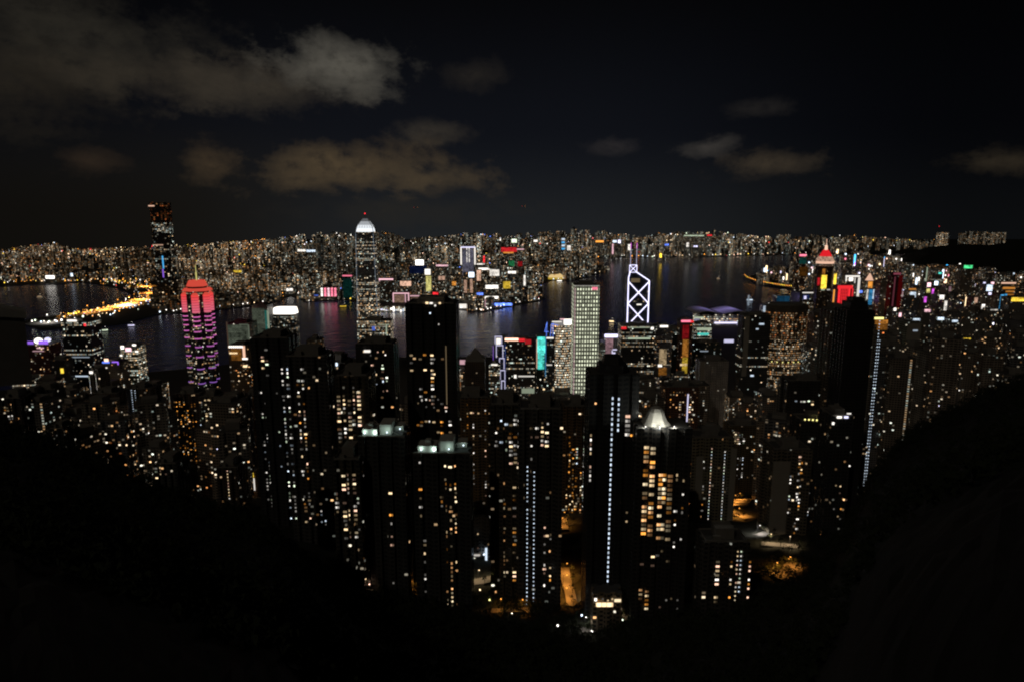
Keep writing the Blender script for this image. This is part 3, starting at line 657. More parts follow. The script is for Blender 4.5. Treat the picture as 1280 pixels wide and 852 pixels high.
office('office_tower', 'dim harbour tower marked by one amber spotlight', None, 62, 80, 450, 1240, lit=.03, bright=.6, col=(.06, .05, .05), ex=[('amber_lamp', 76, 79.5, 460, 466, 'gold', 1.3)])
r = empty('pavilion', at(4, 395, 330), R(37), 'dim sloping roof edge of a dark house on the hillside at the picture edge', 'house')
b = MB(); b.loft([(-14, -2, -34), (8.2, -2, -34), (8.2, 14, -34), (-14, 14, -34)], [(-14, -2, 2), (8.2, -2, -2), (8.2, 14, -2), (-14, 14, 2)], 0); b.build('wall', M_CONC, r)
b = MB(); b.face([(-14, -3, 9), (9.2, -3, 1.4), (9.2, -3, -1.6), (-14, -3, 2)]); b.face([(-14, -3, 9), (-14, 15, 9), (9.2, 15, 1.4), (9.2, -3, 1.4)]); b.face([(9.2, -3, -1.6), (9.2, -3, 1.4), (9.2, 15, 1.4), (9.2, 15, -1.6)]); b.build('roof', M_PALE, r)

# Admiralty and the bay to the east
office('office_tower', 'grey tower with a white strip sign over warm lit lower floors', 'the grey strip topped tower', 818, 841, 408, 1560, depth=34, lit=.1, rowf=.1, bright=.6, warm=.8, col=(.3, .29, .28), ex=[('top_sign', 825, 835, 406.6, 409, 'white', 1.6), ('lit_panel', 824, 833, 436, 456, 'warm', .3), ('light_spot', 822.5, 827.5, 455, 458, 'white', 1.4), ('lit_panel', 823, 833, 459, 478, 'orange', .14)])
office('office_tower', 'tower washed orange down its face below a pink strip crown', 'the orange washed tower', 850, 866, 401, 1620, depth=30, lit=.05, bright=.6, warm=1, col=(.2, .1, .08), ex=[('top_sign', 851.5, 864, 400, 402.6, 'pink', 1.4), ('top_sign', 863, 867, 400.5, 403, 'red', 1.0), ('lit_panel', 853, 861, 406, 424, 'red', .14), ('lit_panel', 853, 860.5, 424.4, 446, 'orange', .28), ('lit_panel', 852.5, 859, 446.5, 466, 'gold', .35), ('lit_panel', 850, 859, 454, 457, 'warm', .7)])  # orange wash down the face painted by emissive sheets
office('office_tower', 'dark green office tower in the shade of the orange washed tower', None, 836, 852, 412, 1640, lit=.1, rowf=.15, fl=4, bright=.55, warm=.2, col=(.06, .09, .08))
office('office_tower', 'stepped building with a pale lit arch roof and green white floors', 'the arch roofed building', 868, 890, 404, 1950, depth=40, lit=.3, rowf=.3, fl=4.4, bright=.7, warm=.15, col=(.1, .12, .11), ex=[('arch_roof', 868, 880, 396, 398, 'pale', .5), ('light_band', 872, 886, 416, 419, 'teal', .6), ('light_band', 871, 889, 409.5, 413, 'pale', .4)])
office('office_tower', 'dark green tower with a few white rows before the arch roofed building', None, 866, 902, 428, 1700, lit=.07, rowf=.12, fl=4, bright=.7, warm=.2, col=(.06, .08, .075), ex=[('light_band', 875, 885, 438, 439, 'cool', .4), ('light_spot', 905, 917, 424, 428, 'lilac', .8)])
office('office_tower', 'windowless pale grey slab with ribbed sides', 'the ribbed grey slab', 875, 911, 451, 1230, depth=30, lit=.004, bright=.6, plan=lambda W, D_: bayplan(W, D_, 5, 3), col=(.62, .58, .54), ex=[('pale_wall', 875.5, 880, 452, 490, 'rose', .035)])
office('skyscraper', 'black tower with one bare grey flank above the arch roofed building', 'the grey flanked tower', 929, 964, 394, 1480, depth=34, lit=.03, rowf=.03, fl=4, bright=1, warm=.2, col=(.1, .1, .1), ex=[('grey_flank', 929, 935, 395, 470, 'rose', .05), ('lit_window', 949, 955, 404, 406, 'cool', .8), ('lit_window', 945, 948, 410.5, 412, 'cool', .8), ('lit_window', 938, 942, 468, 470, 'cool', 1), ('roof_light', 934.5, 936.5, 369, 382, 'cool', .25)])
r, S = office('skyscraper', 'broad oval hotel tower glowing with golden windows over yellow floors', 'the oval golden tower', 964, 1017, 383, 1517, depth=60, plan=lambda W, D_: circ(W / 2, D_ / 2, 32), roof=False, col=(.2, .16, .11), wd=2.6,
              segs=[(383, 391, dict(lit=0)), (391, 425, dict(lit=.5, colf=.2, warm=1.2, bright=.36, wd=2.2, fl=5)), (425, 470, dict(lit=.3, rowf=.5, warm=.8, bright=.5, fl=5)), (470, None, dict(lit=.4, rowf=.3, warm=.6, bright=.6))],
              ex=[])
b = MB(); b.prism(circ(S.W * .42, S.D * .42, 28), S.H, S.H + 4, 0, 0); b.build('roof', M_CONC, r)
b = MB()
for i in range(9): b.ball((S.W * .51 * math.cos(R(-150 + 15 * i)), S.D * .51 * math.sin(R(-150 + 15 * i)), S.z(452.5)), 1.2)
b.build('lamp_ring', glow('lemon', 1.8), r)
extras(r, S, [('edge_light', 962.5, 964, 400, 425, 'blue', .35), ('edge_light', 962, 964, 430, 444, 'orange', .9), ('edge_light', 961.5, 964.5, 449, 453, 'cool', 1.4), ('edge_light', 962, 964, 456, 466, 'gold', .9)], .7, 0)
office('office_tower', 'slim brown tower with a peach lit side beside the oval golden tower', None, 1018, 1040, 391, 1300, depth=26, lit=.06, bright=.5, warm=.9, col=(.2, .15, .1), ex=[('lit_panel', 1026, 1033, 396, 432, 'peach', .12), ('edge_light', 1033.2, 1035, 392, 425, 'pink', .14)])
office('office_tower', 'low grey tower speckled with cool windows under the oval golden tower', None, 1012, 1036, 434, 1250, lit=.35, bright=.4, warm=.1, col=(.2, .21, .22))

# convention centre: sweeping roofs over lit glass, purple water side
S = Site(872, 934, 393, 2640, depth=90, base=3); r = empty('convention_hall', S.loc, 0, 'waterfront hall with swept wing roofs over bright violet lit glass', 'hall')
LAND.append((900, 400, 2640, 'the wing roofed hall'))
b = MB(); b.prism(rect(S.W * .94, S.D * .9), 0, S.H * .95, 0, 1); fac(b.build('wall', [M_FAC, M_ROOF], r), lit=.8, rowf=.6, wd=5, fl=8, bright=.75, warm=.45, col=(.3, .28, .32))
for sx, k in ((-1, .52), (1, .62)):
    b = MB(); n = 10; x0 = -S.W * .5 if sx < 0 else S.W * .02; x1 = -S.W * .05 if sx < 0 else S.W * .55
    lo = [(x0 + (x1 - x0) * i / n, S.H * (1.0 + .28 * math.sin(math.pi * (i / n) ** (1.3 if sx > 0 else .8)))) for i in range(n + 1)]
    for (xa, za), (xb, zb) in zip(lo, lo[1:]): b.loft([(xa, -S.D * .55, za), (xb, -S.D * .55, zb), (xb, S.D * 1.5, zb * .9), (xa, S.D * 1.5, za * .9)], [(xa, -S.D * .55, za + 3), (xb, -S.D * .55, zb + 3), (xb, S.D * 1.5, zb * .9 + 3), (xa, S.D * 1.5, za * .9 + 3)], 0, 0, True)
    b.build('wing_roof', M_PALE, r)
extras(r, S, [('light_band', 893, 921, 402.5, 404, 'lilac', 1.5), ('lit_glass', 893, 934, 405.5, 414, 'lilac', .85), ('lit_glass', 895, 899, 405, 412, 'white', .9), ('lit_glass', 909, 914, 406, 412, 'peach', .7), ('light_band', 893, 930, 415.5, 416.6, 'pink', .5), ('light_spot', 910, 918, 420, 427, 'lilac', .7), ('light_band', 868, 874, 396, 401, 'lilac', .3)], 6)
lamp_light(r, (-20, S.D * .6, 95), (.42, .35, 1), 6e4, 6); lamp_light(r, (70, S.D * .6, 95), (.42, .35, 1), 6e4, 6)

# red roofed golden tower
S = Site(1025, 1045, 333, 2375, depth=50, base=3); r = empty('skyscraper', S.loc, R(4), 'golden tower with a glowing red pyramid roof and lit white drum', 'skyscraper')
LAND.append((1035, 345, 2375, 'the red roofed golden tower'))
b = MB(); b.prism(rect(S.W, S.D, 14), 0, S.H, 0, 1); fac(b.build('wall', [M_FAC, M_ROOF], r), lit=.05, bright=.5, warm=1, col=(.1, .07, .04))
pl = rect(S.W * 1.02, S.D * 1.02, 16)
b = MB(); b.prism(pl, S.z(330), S.z(327), 0, 0); b.build('lit_cornice', glow('peach', .9), r)
b = MB(); b.prism(pl, S.z(327), S.z(321), 0, 0, .8); b.build('drum', panel('peach', .4), r)
b = MB(); b.prism([(x * .72, y * .72) for x, y in pl], S.z(321), S.z(313), 0, 0, .42); b.build('red_roof', em('roof_red', (1, .02, .03), .75), r)
b = MB(); b.prism(circ(5.5, 5.5, 8), S.z(313), S.z(307), 0, 0, .7); b.bar((0, 0, S.z(307)), (0, 0, S.z(299)), .7); b.build('lit_spire', glow('peach', 1.2), r)
extras(r, S, [('gold_panel', 1025.5, 1032.5, 344, 361, 'gold', 1.3), ('gold_panel', 1027, 1031, 336, 343, 'orange', .3), ('gold_panel', 1041.5, 1045, 342, 360, 'gold', 1.3), ('red_panel', 1020.5, 1024, 347, 357, 'red', .35), ('light_row', 1025.5, 1030, 361.6, 363, 'pale', .5), ('light_row', 1033, 1037, 361.6, 363, 'white', .5)])

# ------------------------------------------------------------------ near residential towers on the slope
mx = 'mixed'
tower('residential_tower', 'flat topped black tower block with one column of tiny windows', 'the flat topped black block', 312, 361, 423, 560, [(326, 336, 436, 470, .3, 'wide', 'mix'), (328, 337, 485, 635, .33, 'small', 'cool'), (347, 352, 468, 620, .12, 'small', 'cool')], col=(.05, .05, .05), lit=.0)
tower('residential_tower', 'tower block with two busy columns of white and yellow windows', 'the twin column tower', 354, 408, 446, 520, [(355, 368, 460, 650, .55, mx, 'cool'), (374, 386, 460, 655, .4, mx, 'home'), (396, 404, 480, 660, .3, 'small', 'cool'), (358, 366, 525, 570, .85, 'wide', 'gold')], col=(.09, .085, .08))
tower('residential_tower', 'dark tower block with a lit white box on its roof edge', None, 405, 432, 455, 560, [(409, 414, 495, 590, .4, mx, 'cool'), (399, 406, 500, 580, .25, mx, 'cool')], col=(.08, .075, .07), ex=[('roof_light', 417, 422, 453, 457, 'cool', 1.6), ('roof_light', 409, 413, 452, 456, 'warm', .9)])
tower('residential_tower', 'tower with yellow windows filling two stacked floors groups', 'the yellow windowed tower', 418, 460, 470, 480, [(421, 441, 492, 552, .7, 'wide', 'gold'), (440, 452, 480, 535, .65, 'wide', 'gold'), (420, 426, 500, 560, .3, 'small', 'home')], col=(.1, .085, .06))
tower('residential_tower', 'tower with a stack of bright cream rooms above the trees', 'the cream roomed tower', 415, 449, 575, 420, [(428, 446, 590, 674, .75, 'wide', 'gold'), (419, 424, 614, 640, .6, mx, 'home'), (446, 450, 590, 680, .4, 'small', 'cool')], col=(.1, .09, .07))
tower('residential_tower', 'wide black tower with small lamps under its stepped roof', 'the stepped roof tower', 444, 492, 430, 620, [(452, 488, 436, 447, .16, 'small', 'mix'), (455, 485, 450, 490, .12, mx, 'mix'), (449, 466, 480, 488, .8, 'wide', 'gold')], col=(.06, .055, .05), ex=[('roof_light', 455, 463, 437, 440, 'white', 1.1)])
tower('residential_tower', 'tallest black tower block hiding the water with rooftop lamps', 'the tall black block', 506, 570, 380, 540, [(512, 545, 440, 500, .1, 'wide', 'home'), (538, 543, 440, 505, .6, 'wide', 'home'), (515, 560, 496, 515, .3, mx, 'home'), (520, 565, 523, 545, .2, 'wide', 'home'), (535, 556, 378, 412, .05, 'small', 'mix')], col=(.04, .038, .036), bays=9, depth=30, lit=.003,
      ex=[('roof_light', 532, 535.5, 377.5, 380, 'warm', 1.5), ('roof_light', 537, 541, 378, 380, 'white', 1.3), ('roof_light', 543, 545, 381, 383, 'white', 1.1), ('roof_light', 548.5, 551, 378, 380, 'warm', 1.3), ('edge_light', 557.5, 558.5, 432, 505, 'warm', .14)])
def floodlit(label, noun, xl, xr, yt, Y, cl, side):
    r, S = tower('residential_tower', label, noun, xl, xr, yt, Y, cl, col=(.07, .07, .065), roof=False, lit=.004)
    rg = random.Random(int(xl))
    b = MB(); W, D_ = S.W, S.D
    b.box(-W * .42, -W * .1, -D_ * .38, D_ * .1, S.H + .02, S.H + 4.5); b.box(-W * .06, W * .2, -D_ * .3, D_ * .3, S.H + .02, S.H + 7); b.box(W * .22, W * .42, D_ * .0, D_ * .4, S.H + .02, S.H + 3.5)
    b.box(-W * .3, -W * .2, -D_ * .3, -D_ * .1, S.H + 4.52, S.H + 7.5)
    for i in range(8): b.bar((rg.uniform(-.4, .4) * W, rg.uniform(-.4, .4) * D_, S.H), (rg.uniform(-.4, .4) * W, rg.uniform(-.4, .4) * D_, S.H + rg.uniform(1, 6)), .22)
    b.build('plant_room', M_PALE, r)
    b = MB(); b.box(-W / 2, W / 2, -D_ / 2 + .1, -D_ / 2 + .5, S.H + .01, S.H + 1.0); b.build('parapet', M_CONC, r)
    for x, y, z, pw in ((-.36, -.43, 2.2, 160), (-.14, -.42, 1.6, 300), (.12, -.4, 2.5, 160), (.36, -.1, 2.4, 70)):
        b = MB(); b.ball((0, 0, 0), .42); b.build('floodlight', glow('cool', 4), r, (W * x, D_ * y, S.H + z)); lamp_light(r, (W * x, D_ * y - .1, S.H + z + .8), (.7, 1, .88), pw * 1.5, .3)
    return r, S
floodlit('tower block with a mint floodlit rooftop, taller of the two', 'the mint roofed tower', 447, 505, 546, 430, [(450, 458, 572, 690, .22, mx, 'cool'), (486, 494, 615, 735, .25, mx, 'home'), (452, 492, 548, 556, .12, 'small', 'home')], 0)
floodlit('lower tower block with a mint floodlit rooftop and busy window column', 'the lower mint roofed tower', 516, 588, 567, 425, [(521, 530, 572, 650, .35, mx, 'home'), (528, 534, 670, 750, .45, mx, 'home'), (556, 572, 570, 760, .28, mx, 'red'), (548, 556, 620, 640, .4, mx, 'home')], 0)
tower('residential_tower', 'brownish tower block with dim orange bays and a narrow window line', 'the brown tower block', 566, 612, 497, 680, [(590, 594, 505, 640, .35, 'small', 'home'), (604, 610, 510, 640, .3, 'small', 'home'), (583, 587, 500, 640, .12, 'small', 'amber')], col=(.26, .17, .08), bright=.4)
tower('residential_tower', 'tower block with a column of white and amber rooms beside a dotted stairwell', 'the amber roomed tower', 612, 652, 506, 455, [(636, 652, 522, 582, .45, 'wide', 'home'), (617, 636, 525, 570, .25, mx, 'cool'), (626, 634, 596, 735, .3, mx, 'red'), (640, 646, 600, 735, .35, 'wide', 'home')], col=(.12, .1, .07))
tower('residential_tower', 'dark tower block with two dotted columns of white stair lights', 'the dotted stairwell tower', 648, 704, 512, 440, [(657.5, 660.5, 584, 762, 1, 'dot', 'star'), (666, 668.5, 586, 760, 1, 'dot', 'star'), (661, 688, 528, 575, .22, mx, 'home'), (676, 686, 540, 560, .5, 'wide', 'gold'), (677, 692, 620, 735, .2, mx, 'home')], col=(.1, .09, .08))
tower('residential_tower', 'narrow brown tower glowing orange at its foot', 'the orange footed tower', 704, 738, 508, 660, [(710, 722, 540, 650, .3, mx, 'amber'), (728, 733, 535, 640, .65, 'wide', 'cool'), (712, 724, 560, 580, .6, 'wide', 'cool'), (706, 732, 590, 650, .4, 'small', 'red')], col=(.24, .15, .08))
r, S = tower('residential_tower', 'black tower with a long dashed line of white stair windows', 'the dashed line tower', 737, 800, 468, 430, [(761.5, 764.5, 497, 742, 1, 'strip', 'star'), (772, 774, 498, 542, 1, 'strip', 'star'), (742, 747, 500, 508, .8, 'small', 'red'), (781, 789, 520, 546, .55, 'big', 'home'), (735, 741, 540, 610, .45, 'tall', 'home'), (786, 794, 540, 552, .8, 'wide', 'amber')], col=(.035, .035, .035), lit=.0, roof=False)
b = MB(); b.prism(rect(S.W * .62, S.D * .8, 4), S.H, S.H + 5, 0, 0, .9); b.prism(rect(S.W * .4, S.D * .6, 3), S.H + 5, S.H + 10, 0, 0, .8); b.build('roof_tank', M_DARK, r)
r, S = tower('apartment_tower', 'apartment tower of large orange lit rooms under a white domed roof', 'the white domed tower', 796, 866, 535, 415, [(803, 818, 560, 672, .6, 'big', 'red'), (822, 839, 592, 675, .6, 'big', 'red'), (841, 856, 592, 700, .3, mx, 'home'), (800, 838, 690, 710, .3, 'wide', 'home'), (797, 812, 735, 762, .55, 'wide', 'red'), (815, 850, 745, 765, .3, 'small', 'home'), (780, 790, 640, 700, .1, 'small', 'home')], col=(.06, .055, .05), lit=.002, bays=7, depth=24, roof=False)
cx = S.x(825, 520); b = MB(); pl = rect(17.5, 17.5, 4); zz = S.H; prof_ = ((1, 0), (.78, 2.2), (.62, 5), (.5, 8), (.36, 10), (.16, 11.2))
for (k0, z0), (k1, z1) in zip(prof_, prof_[1:]): b.loft([(cx + x * k0, y * k0, zz + z0) for x, y in pl], [(cx + x * k1, y * k1, zz + z1) for x, y in pl], 0, 0 if k1 < .2 else None)
b.bar((cx, 0, zz + 11), (cx, 0, zz + 19), .15); b.build('domed_roof', M_PALE, r)
for dx_, dy_, pw in ((-8.6, -10.8, 1500), (0, -12, 6500), (9.6, -10.8, 1800)):
    b = MB(); b.ball((0, 0, 0), .35); b.build('floodlight', glow('white', 4), r, (cx + dx_, dy_, zz + .9)); lamp_light(r, (cx + dx_, dy_ - .2, zz + 1.0), (1, 1, .88), pw * 2, .3)
tower('residential_tower', 'red brown tower with one vertical line of white light', 'the white lined brown tower', 832, 874, 484, 800, [(848, 856, 500, 545, .45, 'wide', 'gold'), (860, 868, 500, 545, .4, 'wide', 'gold'), (836, 872, 490, 550, .18, 'small', 'red')], col=(.22, .1, .06), ex=[('light_strip', 858, 859.3, 492, 552, 'lilac', 1.0), ('light_strip', 871, 872, 542, 555, 'lilac', .7)])
tower('residential_tower', 'tower with pale greenish side walls and pale stairwell dots', 'the pale sided tower', 866, 918, 547, 620, [(887, 889, 560, 655, 1, 'dot', 'mix'), (903, 905.5, 565, 660, 1, 'dot', 'cool'), (876, 882, 570, 640, .2, mx, 'home')], col=(.3, .27, .19), ex=[('pale_wall', 868, 877, 570, 665, 'warm', .016), ('pale_wall', 911, 918, 560, 660, 'warm', .018)])
tower('residential_tower', 'tower with stacked amber balconies behind the pale sided tower', 'the amber balcony tower', 912, 950, 532, 905, [(916, 924, 538, 556, .8, 'wide', 'gold'), (923, 932, 538, 556, .5, 'wide', 'cool'), (920, 930, 570, 600, .4, 'small', 'cool'), (946, 953, 535, 550, .4, 'small', 'home')], col=(.2, .15, .08), ex=[('pale_wall', 946, 948, 530, 560, 'warm', .05)])
tower('apartment_block', 'low block beside the trees with slanting stair lights and a dotted corner', 'the low stair lit block', 880, 938, 678, 405, [(893, 899, 697, 752, .8, 'wide', 'gold'), (920, 923, 690, 752, 1, 'dot', 'gold'), (925, 927, 690, 745, 1, 'dot', 'cool'), (910, 916, 700, 750, .5, 'small', 'home'), (934, 938, 700, 750, .6, 'small', 'home')], col=(.1, .09, .08), depth=20)
tower('residential_tower', 'tower with a broad bare side wall and one column of white rooms', 'the bare walled tower', 967, 1016, 562, 570, [(994, 1002, 553, 692, .45, mx, 'home'), (984, 988, 590, 690, .25, 'small', 'cool')], col=(.22, .19, .13), ex=[('pale_wall', 963, 984, 576, 680, 'warm', .012)])
r, S = tower('residential_tower', 'dark tower under a curved row of rooftop lamps', 'the lamp crowned tower', 1002, 1052, 527, 600, [(1027, 1038, 555, 680, .38, mx, 'red'), (1048, 1052, 560, 690, .4, 'dot', 'amber'), (1006, 1016, 610, 690, .2, 'small', 'cool')], col=(.06, .055, .05))
for i in range(7):
    b = MB(); b.ball((0, 0, 0), .75); b.build('rooftop_lamp', glow('lemon', 2.2), r, (S.x(1009 + 4 * i, 525), -S.D / 2 + 1.5 * abs(i - 3), S.z(524.5 + .35 * abs(i - 3))))
tower('residential_tower', 'brown black tower standing against the blue dotted tower', None, 1039, 1062, 389, 690, [(1048, 1058, 410, 560, .1, 'small', 'home'), (1042, 1046, 430, 560, .12, 'small', 'cool')], col=(.2, .16, .12), bays=5)
r, S = tower('residential_tower', 'tall black tower edged by two dotted lines of pale blue lights', 'the blue dotted tower', 1059, 1094, 388, 640, [(1088.5, 1090.3, 400, 610, 1, 'dot', 'star'), (1091.5, 1093, 402, 600, 1, 'dot', 'star'), (1063, 1072, 435, 455, .5, 'wide', 'home'), (1061, 1070, 465, 480, .4, 'wide', 'home'), (1074, 1082, 410, 560, .1, 'small', 'home')], col=(.035, .033, .03), lit=.0, roof=False, bays=9)
b = MB(); b.prism([(x, y) for x, y in rect(S.W * .62, S.D * .7)], S.H, S.H + 7, 0, 0); b.prism([(x, y) for x, y in rect(S.W * .4, S.D * .5)], S.H + 7, S.H + 11, 0, 0); b.build('roof_tank', M_DARK, r)
tower('residential_tower', 'low dark tower with white rooftop lamps by the blue dotted tower', None, 1040, 1068, 520, 560, [(1044, 1062, 560, 650, .12, 'small', 'home')], col=(.06, .06, .055), ex=[('roof_light', 1046, 1052, 519.5, 522, 'white', 1.6), ('roof_light', 1055, 1060, 519.5, 522, 'lilac', 1.6), ('roof_light', 1058.5, 1063.5, 515.5, 517, 'white', 1.0), ('roof_light', 1040, 1042.5, 527, 530, 'white', 1.5)])
tower('residential_tower', 'dark tower with white corner rooms below the oval golden tower', None, 985, 1040, 476, 700, [(994, 1018, 495, 505, .45, 'wide', 'mix'), (1000, 1012, 500, 505, .9, 'wide', 'cool')], col=(.06, .055, .05))
r, S = tower('residential_tower', 'thin sliver of an amber washed tower between the two mint roofed towers', None, 507, 517, 600, 590, [(512, 516, 610, 740, .5, 'dot', 'amber')], bays=3, depth=14, col=(.3, .17, .07), roof=False, ex=[('lit_panel', 514.5, 516.5, 625, 738, 'orange', .22)])  # sodium light on the sliver painted as an emissive sheet
tower('apartment_block', 'low grey block with an upright white lit stairwell under the brown tower block', None, 566, 611, 645, 520, [(570, 600, 650, 720, .08, 'small', 'home')], col=(.3, .29, .27), ex=[('light_strip', 606.5, 609, 684, 712, 'cool', 1.1), ('light_strip', 592, 600, 692, 694, 'white', .5)], depth=20)
r, S = tower('apartment_block', 'low entrance block with a glowing yellow porch under the dashed line tower', None, 741, 778, 741, 412, [(745, 775, 746, 750, .8, 'small', 'home')], bays=5, depth=12, roof=False, col=(.25, .2, .14), ex=[('lit_lobby', 745, 766, 752, 757, 'warm', 1.3), ('light_row', 743, 746, 747, 750, 'white', 2), ('light_row', 768, 776, 748, 751, 'cream', 1.2)])
r, S = tower('apartment_block', 'market block with stacked bright signs over the street by the amber string tower', None, 306, 320, 588, 800, [], bays=3, depth=14, roof=False, col=(.3, .2, .12), ex=[('lit_sign', 308, 317, 590, 597, 'gold', 1.0), ('lit_sign', 307.5, 316, 598, 604, 'teal', .3), ('lit_sign', 308, 317, 604.5, 613, 'rose', .45), ('lit_sign', 308, 318, 613.5, 621, 'orange', .8), ('light_strip', 316.6, 318.6, 597, 612, 'white', .9)])
# western slope
tower('residential_tower', 'tower with two green white dotted stairwells among reddish windows', 'the green dotted tower', 156, 188, 486, 850, [(166.5, 168.5, 486, 572, 1, 'dot', 'star'), (172, 174, 486, 575, 1, 'dot', 'star'), (158, 165, 500, 575, .4, 'small', 'red'), (176, 186, 490, 575, .35, 'small', 'red')], col=(.12, .1, .08))
tower('residential_tower', 'tower scattered with reddish windows before the green floored tower', 'the reddish windowed tower', 112, 146, 492, 820, [(118, 140, 498, 578, .42, 'wide', 'red')], col=(.14, .09, .07))
tower('residential_tower', 'tower with two dashed columns of white windows over a lit roof', None, 110, 124, 466, 1000, [(112, 113.5, 470, 492, 1, 'dot', 'cool'), (119.5, 121.5, 468, 488, 1, 'dot', 'cool')], ex=[('roof_light', 112, 116, 463.5, 466.5, 'white', 1.5)])
r, S = tower('residential_tower', 'dark tower strung with rows of bluish white lamps', 'the blue lamp tower', 272, 305, 500, 820, [], col=(.06, .07, .11))
for j, y in enumerate((508, 520, 537, 552, 566)):
    for i in range(5):
        if (i + j) % 4 == 3: continue
        b = MB(); b.ball((0, 0, 0), 1.0); b.build('facade_lamp', glow('lilac', 1.7), r, (S.x(276 + 6.4 * i + j * .8, y), -S.D / 2 - .8, S.z(y + (i % 3) * 1.4)))
tower('residential_tower', 'slim brown tower with strings of amber windows over a bright street', 'the amber string tower', 304, 322, 494, 860, [(307, 309.5, 498, 600, 1, 'dot', 'amber'), (312, 314, 505, 600, .7, 'dot', 'gold'), (316.5, 319, 495, 590, .4, 'dot', 'amber')], col=(.3, .17, .07))
tower('residential_tower', 'tower with scattered orange and white windows under the pink crowned tower', None, 216, 250, 492, 900, [(219, 247, 496, 580, .3, 'small', 'amber'), (234, 246, 490, 540, .3, 'small', 'gold')], col=(.12, .08, .06))
tower('residential_tower', 'grey tower with a yellow lit bay beside the blue lamp tower', None, 248, 272, 496, 880, [(258, 266, 498, 565, .5, 'wide', 'gold'), (250, 256, 500, 570, .3, 'small', 'cool')], col=(.2, .19, .16))
tower('residential_tower', 'dark tower with two yellow lit floor bands above the hillside', 'the yellow banded tower', 40, 66, 487, 900, [(50, 62, 501.5, 506.5, 1, 'wide', 'gold'), (51, 62, 509, 513.5, 1, 'wide', 'gold')], col=(.08, .08, .08))
tower('residential_tower', 'narrow tower with a ladder of paired white windows', None, 30, 42, 492, 880, [(33, 34.5, 495, 512, 1, 'dot', 'cool'), (37, 38.8, 495, 512, 1, 'dot', 'cool')], col=(.08, .08, .08))
tower('apartment_block', 'low hillside block with pink lit upper windows at the edge of the slope', None, -2, 24, 498, 700, [(3, 16, 504, 516, .6, 'wide', 'red'), (10, 16, 518, 524, .7, 'wide', 'cool')], col=(.1, .08, .07))
tower('apartment_block', 'low hillside block with one long warm window under the reddish tower', None, 60, 78, 536, 640, [(63, 73, 540, 546, .8, 'wide', 'gold')], col=(.08, .07, .06))
tower('apartment_block', 'small block with green white and orange lamps at the trees edge', None, 192, 220, 580, 600, [(193, 208, 584, 600, .5, 'wide', 'mix')], col=(.1, .1, .09))
tower('apartment_block', 'small dark block with a dotted amber corner over the street', None, 270, 296, 585, 620, [(283, 286, 588, 625, 1, 'dot', 'gold'), (272, 280, 585, 600, .3, 'small', 'home')], col=(.12, .09, .06))

# ------------------------------------------------------------------ buildings with bright signs: (label, x0, x1, ytop, Y, base, wall settings, lights)
def K(label, x0, x1, yt, Y, ex, base=3.0, noun=None, name='commercial_building', **f):
    g = dict(lit=.3, bright=.6, warm=.4, wd=5, fl=5, depth=max(24, (x1 - x0) / FPX * Y * .7), roof=False, base=base, cat='building')
    g.update(f); return office(name, label, noun, x0, x1, yt, Y, ex, **g)
K('twin harbour tower edged in white light with a V shaped top', 575.5, 594.5, 309, 3500, [('neon_line', 575.5, 577.2, 309, 331, 'white', 1.1), ('neon_line', 592.8, 594.5, 309, 331, 'white', 1.1), ('neon_line', 583, 584.2, 310, 328, 'white', 1), ('neon_line', 586, 587.2, 310, 328, 'white', 1), ('top_sign', 576, 594, 308.4, 310, 'lilac', 1.2), ('lit_panel', 578, 592, 312, 345, 'lilac', .1)], noun='the white edged twin tower', name='skyscraper', col=(.4, .36, .42))
K('curved tower with a tall pale yellow lit face and white top sign', 530.5, 539.5, 337, 3300, [('top_sign', 531, 538, 336.5, 343.5, 'white', 1.5), ('lit_face', 532.5, 539, 345, 364, 'lemon', .6)], noun='the pale yellow lit tower', name='skyscraper')
K('dark blue tower with a blazing white rooftop sign', 512, 530, 331, 3700, [('top_sign', 519.5, 529.5, 325, 331.5, 'white', 3), ('blue_panel', 512, 534, 332, 342, 'blue', .02)], noun='the blazing white signed tower', col=(.05, .08, .14), warm=.1)
K('low hotel block outlined in pink neon by the pier', 491, 512, 366, 3120, [('neon_line', 491, 511.5, 366, 367.5, 'rose', 1), ('neon_line', 491, 492.4, 367, 378, 'rose', .9), ('neon_line', 510, 511.5, 367, 378, 'rose', .9), ('neon_line', 506, 507.4, 367, 378, 'rose', .7), ('lit_face', 493, 505, 368.5, 378, 'peach', .16)], noun='the pink outlined hotel', warm=1)
K('second low hotel block with a pink edge beside the pink outlined hotel', 512.6, 529, 369.5, 3130, [('neon_line', 512.6, 528, 369.3, 370.6, 'rose', .8), ('lit_face', 513.5, 527, 371.5, 379, 'peach', .13)], warm=1)
K('row of pink and white glowing columns on the far waterfront', 400, 421, 359, 3420, [('lit_column', 401 + 4.2 * i, 403.6 + 4.2 * i, 360, 370.5, ('white', 'pink', 'rose', 'pink', 'pink')[i], 1.3) for i in range(5)], noun='the pink column building')
K('teal glass tower with a pink top strip on the far waterfront', 427, 441, 344, 3450, [('top_sign', 428, 440, 344, 345.6, 'pink', 1), ('lit_face', 429, 440, 348, 372, 'teal', .014)], warm=.1, col=(.06, .14, .13))
K('dark tower carrying a long rose coloured roof strip', 473, 492, 348.5, 3350, [('top_sign', 473.5, 491.5, 348.3, 350, 'rose', 1.4), ('neon_line', 474, 475, 350, 352, 'rose', .8)], lit=.18, warm=.2)
